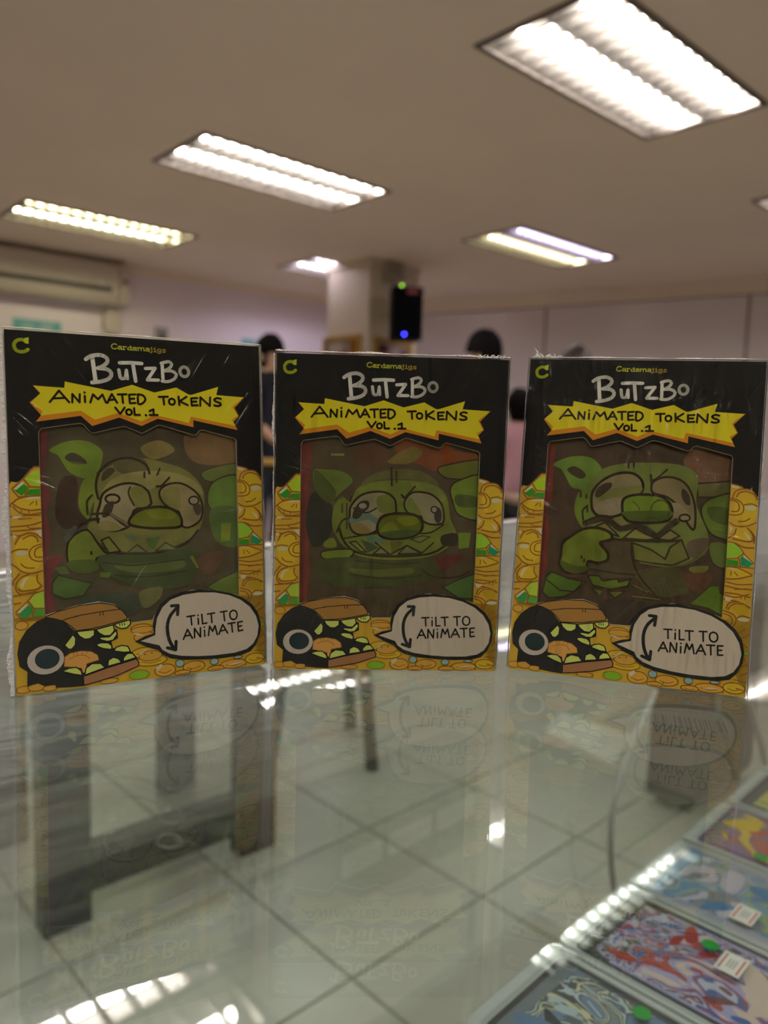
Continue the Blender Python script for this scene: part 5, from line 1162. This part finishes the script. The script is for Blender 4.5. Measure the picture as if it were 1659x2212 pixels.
# loudspeaker on the pillar's face
pn = -N       # outward of the face that runs along U... that face looks along -N
def on_pr(px, py): return at_plane(px, py, PC, N)      # face through PC running along U
def on_pl(px, py): return at_plane(px, py, PC, U)      # face through PC running along N
s0 = on_pr(880, 690)
sd = at_plane(875, 680, PC - N * 0.24, N)
spk = empty('loudspeaker', Vector((sd.x, sd.y, sd.z)), TH - math.radians(32)); tag(spk, 'black loudspeaker with a blue lamp, bracketed to the pillar', 'loudspeaker')
dist = (sd - CAM).length; kpx = dist / F; sw_, sh_ = 66 * kpx, 108 * kpx
mb = MB(); mb.prism([(-sw_ / 2, -.09), (sw_ / 2, -.09), (sw_ / 2 * .86, .10), (-sw_ / 2 * .86, .10)], lambda x, y: (x, y, -sh_ / 2), Z * sh_, M_black); mb.build('enclosure', spk, fixn=True, bevel=0.01)
mb = MB(); mb.box((-sw_ * .44, -.096, -sh_ * .46), (sw_ * .88, 0, 0), (0, .006, 0), (0, 0, sh_ * .92), pbr('speaker_grille', (0.004, 0.004, 0.005), 0.9, spec=0.05)); mb.build('grille', spk, bevel=0.003)
mb = MB(); mb.box((-sw_ * .05, -.10, sh_ * .36), (sw_ * .34, 0, 0), (0, .005, 0), (0, 0, sh_ * .10), pbr('red_badge', (0.20, 0.03, 0.03), 0.5)); mb.build('badge', spk)
mb = MB(); mb.tube([(-sw_ * .10, -.098, -sh_ * .40), (-sw_ * .10, -.106, -sh_ * .40)], 0.006, emis('blue_led', (0.02, 0.02, 1.0), 16), 12); mb.build('lamp', spk)
mb = MB(); mb.tube([(0, .09, sh_ * .1), (-.02, .20, sh_ * .1)], .018, M_acwhite, 8); mb.tube([(0, .05, sh_ / 2), (0, .05, sh_ / 2 + .06), (-.03, .19, sh_ / 2 + .06)], .014, M_acwhite, 8); mb.build('bracket', spk)
gq = at_plane(868, 617, PC - N * 0.24, N) - Vector((sd.x, sd.y, sd.z)); gl_ = Matrix.Rotation(-(TH - math.radians(32)), 3, 'Z') @ gq
mb = MB(); mb.tube([gl_, gl_ + Vector((0, -.006, 0))], 0.005, emis('green_led', (0.35, 0.9, 0.02), 3), 10); mb.box(gl_ + Vector((-.02, 0, -.03)), (.04, 0, 0), (0, .03, 0), (0, 0, .05), M_acwhite); mb.build('bracket_lamp', spk)
# switch box / dark grey plate on the pillar
q = on_pr(846, 576); r = empty('junction_box', Vector((q.x, q.y, q.z)), TH); tag(r, 'beige junction box on the pillar above the loudspeaker', 'junction box')
mb = MB(); mb.box((-.09, -.06, -.13), (.18, 0, 0), (0, .06, 0), (0, 0, .24), pbr('junction_beige', (0.40, 0.35, 0.28), 0.6)); mb.build('box', r, bevel=0.006)
mb = MB(); mb.box((-.06, -.066, -.08), (.12, 0, 0), (0, .006, 0), (0, 0, .12), pbr('junction_lid', (0.32, 0.28, 0.23), 0.5)); mb.build('lid', r, bevel=0.002)
# framed posters on the pillar
def frame_on(P0, ex, nrm, w_, h_, label, patches):
    r = empty('framed_poster', P0); tag(r, label, 'poster', 'gold framed posters on the pillar')
    mb = MB(); t = .035
    for o, a_, b_ in ((Vector(), ex * w_, Z * t), (Z * (h_ - t), ex * w_, Z * t), (Z * t, ex * t, Z * (h_ - 2 * t)), (ex * (w_ - t) + Z * t, ex * t, Z * (h_ - 2 * t))):
        mb.box(o, a_, nrm * .02, b_, M_gold)
    mb.build('frame', r, fixn=True)
    mb = MB(); mb.box(ex * t + Z * t, ex * (w_ - 2 * t), nrm * .008, Z * (h_ - 2 * t), pbr('poster_sheet', (0.30, 0.24, 0.22), 0.5)); sheet = mb.build('sheet', r, fixn=True)
    for i, (c, x, z, a_, b_) in enumerate(patches):
        mb = MB(); mb.box(ex * (t + x * (w_ - 2 * t)) + Z * (t + z * (h_ - 2 * t)), ex * a_ * (w_ - 2 * t), nrm * (.010 + .001 * i), Z * b_ * (h_ - 2 * t), cink(c)); mb.build('picture_patch', sheet, fixn=True)
qa = on_pl(702, 722); qb = on_pl(782, 722); ww = abs((qb - qa).dot(N)); 
frame_on(Vector((qb.x, qb.y, qb.z - .62)) - U * .001, N, -U, ww, .62, 'gold framed poster with red picture on the pillar face towards the air conditioner', [((176, 60, 60), .35, .55, .55, .3), ((206, 190, 180), .5, .8, .4, .18), ((150, 100, 110), .2, .2, .5, .3), ((150, 100, 20), .0, .1, .25, .88)])
qa = on_pr(806, 728); qb = on_pr(886, 728); ww = abs((qb - qa).dot(U))
frame_on(Vector((qa.x, qa.y, qa.z - .62)) - N * .001, U, -N, ww, .62, 'gold framed poster with pink picture on the pillar under the loudspeaker', [((206, 150, 150), .2, .72, .6, .2), ((90, 56, 66), .05, .85, .3, .12), ((196, 180, 186), .4, .84, .3, .1), ((100, 60, 70), .75, .6, .2, .3)])

# ------------------------------------------------------------------ people in the shop
def person(name, foot, height, yaw, label, shirt, trousers, hair_m, seated=0.0, hair_long=False):
    """one continuous body grown from a skeleton; hair is its child. seated = seat height"""
    h = height
    if seated: hip = seated + 0.08; up_len = h * 0.0 + 0.78 * (h / 1.65)
    else: hip = 0.52 * h
    k = h / 1.65
    J = {}; 
    J['pelvis'] = (0, 0, hip); J['waist'] = (0, 0.0, hip + .16 * k); J['chest'] = (0, 0.0, hip + .36 * k); J['collar'] = (0, 0.01, hip + .50 * k); J['neck'] = (0, -.01, hip + .57 * k); J['headlow'] = (0, -.02, hip + .64 * k); J['headtop'] = (0, -.01, hip + .755 * k)
    for s, t in ((-1, 'l'), (1, 'r')):
        J['sh' + t] = (s * .175 * k, 0.01, hip + .475 * k); J['el' + t] = (s * .22 * k, -.04 if not seated else -.06, hip + .20 * k); J['wr' + t] = (s * .19 * k, -.22, hip + .06 * k); J['ha' + t] = (s * .16 * k, -.29, hip + .05 * k)
        J['fi' + t] = (s * .13 * k, -.34, hip + .04 * k); J['th' + t] = (s * .11 * k, -.30, hip + .08 * k)
        J['hi' + t] = (s * .095 * k, 0, hip - .03 * k)
        if seated:
            J['kn' + t] = (s * .11 * k, -.42 * k, seated + .06); J['an' + t] = (s * .11 * k, -.42 * k, .09); J['to' + t] = (s * .12 * k, -.60 * k, .04)
        else:
            J['kn' + t] = (s * .10 * k, -.01, hip * .53); J['an' + t] = (s * .10 * k, .02, .09); J['to' + t] = (s * .12 * k, -.15, .04)
    E = [('pelvis', 'waist'), ('waist', 'chest'), ('chest', 'collar'), ('collar', 'neck'), ('neck', 'headlow'), ('headlow', 'headtop')]
    for t in 'lr': E += [('collar', 'sh' + t), ('sh' + t, 'el' + t), ('el' + t, 'wr' + t), ('wr' + t, 'ha' + t), ('ha' + t, 'fi' + t), ('ha' + t, 'th' + t), ('pelvis', 'hi' + t), ('hi' + t, 'kn' + t), ('kn' + t, 'an' + t), ('an' + t, 'to' + t)]
    RAD = dict(pelvis=.135, waist=.125, chest=.145, collar=.10, neck=.055, headlow=.075, headtop=.078, sh=.065, el=.048, wr=.033, ha=.035, fi=.014, th=.012, hi=.095, kn=.06, an=.042, to=.035)
    names = list(J); me = bpy.data.meshes.new(name); me.from_pydata([J[n_] for n_ in names], [(names.index(a_), names.index(b_)) for a_, b_ in E], [])
    o = bpy.data.objects.new(name, me); COL.objects.link(o)
    sk = o.modifiers.new('skin', 'SKIN'); sk.use_smooth_shade = True
    for i, n_ in enumerate(names):
        rr = RAD.get(n_, RAD.get(n_[:2])) * k; v = me.skin_vertices[0].data[i]; v.radius = (rr, rr * (.72 if n_ in ('pelvis', 'waist', 'chest') else 1)); v.use_root = (n_ == 'pelvis')
    o.modifiers.new('sub', 'SUBSURF').levels = 2; o.modifiers['sub'].render_levels = 2
    dg = bpy.context.evaluated_depsgraph_get(); ev = o.evaluated_get(dg); nm = bpy.data.meshes.new_from_object(ev)
    o.modifiers.clear(); o.data = nm
    nm.materials.clear()
    for m in (M_skin, shirt, trousers, M_black): nm.materials.append(m)
    for p in nm.polygons:
        x, y, z = p.center; p.use_smooth = True
        arm = abs(x) > .14 * k and z < hip + .40 * k and (y < -.02)
        if z > hip + .555 * k: mi = 0
        elif z > hip + .02 and not (y < -.13 and z < hip + .2 * k): mi = 1
        elif y < -.13 and not seated and z > hip - .1: mi = 0
        elif seated and y < -.2 and z > hip - .02 and abs(x) < .3 and y > -.36 and z > seated + .12: mi = 0
        elif z > .12: mi = 2
        else: mi = 3
        p.material_index = mi
    o.location = (foot.x, foot.y, 0.0); o.rotation_euler = (0, 0, yaw)
    low = min(v.co.z for v in nm.vertices)
    for v in nm.vertices: v.co.z -= low * max(0, 1 - max(v.co.z, 0) / .3)
    tag(o, label, 'person', 'people in the shop')
    hz = hip + .70 * k
    bm = bmesh.new(); bmesh.ops.create_uvsphere(bm, u_segments=24, v_segments=16, radius=1)
    for v in list(bm.verts):
        x, y, z = v.co; f = 1 + .03 * math.sin(9 * x + 5 * z) * math.cos(7 * y)
        v.co = Vector((x * .098 * k * f, -.012 + (y * .115 + .012) * k * f, hz + z * (.135 if z > 0 else (.14 if y > -.2 else .02)) * k * f))
    hm_ = bpy.data.meshes.new('hair'); bm.to_mesh(hm_); bm.free(); hm_.materials.append(hair_m)
    for p in hm_.polygons: p.use_smooth = True
    ho = bpy.data.objects.new('hair', hm_); COL.objects.link(ho); ho.parent = o
    for s in (-1, 1):
        mb = MB(); mb.add([(s * .088 * k, y, z) for y, z in ellipse(0.0, hz - .05 * k, .016, .03, 10)] + [(s * .108 * k, y + .01, z) for y, z in ellipse(0.0, hz - .05 * k, .014, .028, 10)], [tuple(range(10)), tuple(range(10, 20))] + [(i, (i + 1) % 10, (i + 1) % 10 + 10, i + 10) for i in range(10)], M_skin); mb.build('ear', o, fixn=True)
    mb = MB(); mb.add([(-.014, -.10 * k, hz - .075 * k), (.014, -.10 * k, hz - .075 * k), (0, -.128 * k, hz - .075 * k), (0, -.098 * k, hz - .02 * k)], [(0, 1, 2), (0, 2, 3), (1, 3, 2), (0, 3, 1)], M_skin); mb.build('nose', o, fixn=True)
    return o
navy = pbr('shirt_navy', (0.006, 0.007, 0.016), 0.8); pink = pbr('shirt_pink', (0.74, 0.40, 0.48), 0.8); jeans = pbr('jeans', (0.012, 0.016, 0.035), 0.8); grey = pbr('shirt_grey', (0.06, 0.06, 0.07), 0.8)
brownhair = pbr('dark_brown_hair', (0.03, 0.018, 0.015), 0.5)
def stand_at(px, py_top, y):
    P = at_y(px, py_top, y); return Vector((P.x, P.y, 0)), P.z
ft, hh = stand_at(584, 729, 5.9); person('person', ft, hh / 1.005 , math.radians(60), 'person with short black hair and navy top standing beside the lilac wall', navy, jeans, M_hair)
ft, hh = stand_at(1047, 722, 4.65); person('person', ft, hh / 1.005, math.radians(-118), 'person with black hair standing behind the middle box, head above it', grey, jeans, M_hair)
ft, hh = stand_at(1246, 757, 4.6); person('person', ft, hh / 1.005, math.radians(150), 'person with dark brown hair of whom only the crown shows above the leaning box', grey, jeans, brownhair)
ft, hh = stand_at(1124, 836, 5.4); pk = person('person', ft, 1.55, math.radians(190), 'seated person in a pink shirt between the middle and the leaning box', pink, jeans, M_hair, seated=hh - .08 - 1.55 / 1.65 * .835)
seat_h = hh - .08 - 1.55 / 1.65 * .835
# chair under the seated person
ch = empty('shop_chair', ft, math.radians(190)); tag(ch, 'black chair under the person in the pink shirt', 'chair')
mb = MB(); mb.box((-.21, -.22, seat_h - .075), (.42, 0, 0), (0, .42, 0), (0, 0, .04), M_black); mb.build('seat', ch, bevel=.01)
for x in (-.19, .16):
    for y in (-.20, .16):
        mb = MB(); mb.box((x, y, .001), (.03, 0, 0), (0, .03, 0), (0, 0, seat_h - .076), M_blackmetal); mb.build('leg', ch)
mb = MB(); mb.box((-.2, .19, seat_h + .0), (.4, 0, 0), (0, .025, 0), (0, 0, .10), M_black); mb.build('backrest', ch, bevel=.008)
# tables
def table(P, yaw, w_, d_, h_, m, label):
    r = empty('game_table', Vector((P.x, P.y, 0)), yaw); tag(r, label, 'table')
    mb = MB(); mb.box((-w_ / 2, -d_ / 2, h_ - .03), (w_, 0, 0), (0, d_, 0), (0, 0, .03), m); mb.build('table_top', r, bevel=.004)
    mb = MB(); mb.box((-w_ / 2 + .04, -d_ / 2 + .04, h_ - .10), (w_ - .08, 0, 0), (0, d_ - .08, 0), (0, 0, .068), M_blackmetal); mb.build('apron', r)
    for x in (-w_ / 2 + .03, w_ / 2 - .07):
        for y in (-d_ / 2 + .03, d_ / 2 - .07):
            mb = MB(); mb.box((x, y, .001), (.04, 0, 0), (0, .04, 0), (0, 0, h_ - .10), M_blackmetal); mb.build('leg', r)
tan = pbr('tan_wood', (0.30, 0.20, 0.13), 0.5, noise=(6, .15)); yel = pbr('yellow_wood', (0.42, 0.24, 0.06), 0.5, noise=(6, .15))
P = at_z(1200, 1072, .74); table(P, math.radians(8), .6, .4, .74, tan, 'tan topped table between the counter and the person in pink')
P = at_z(575, 992, .86); table(P, math.radians(5), .8, .4, .86, yel, 'yellow wood table in front of the person in the navy top')
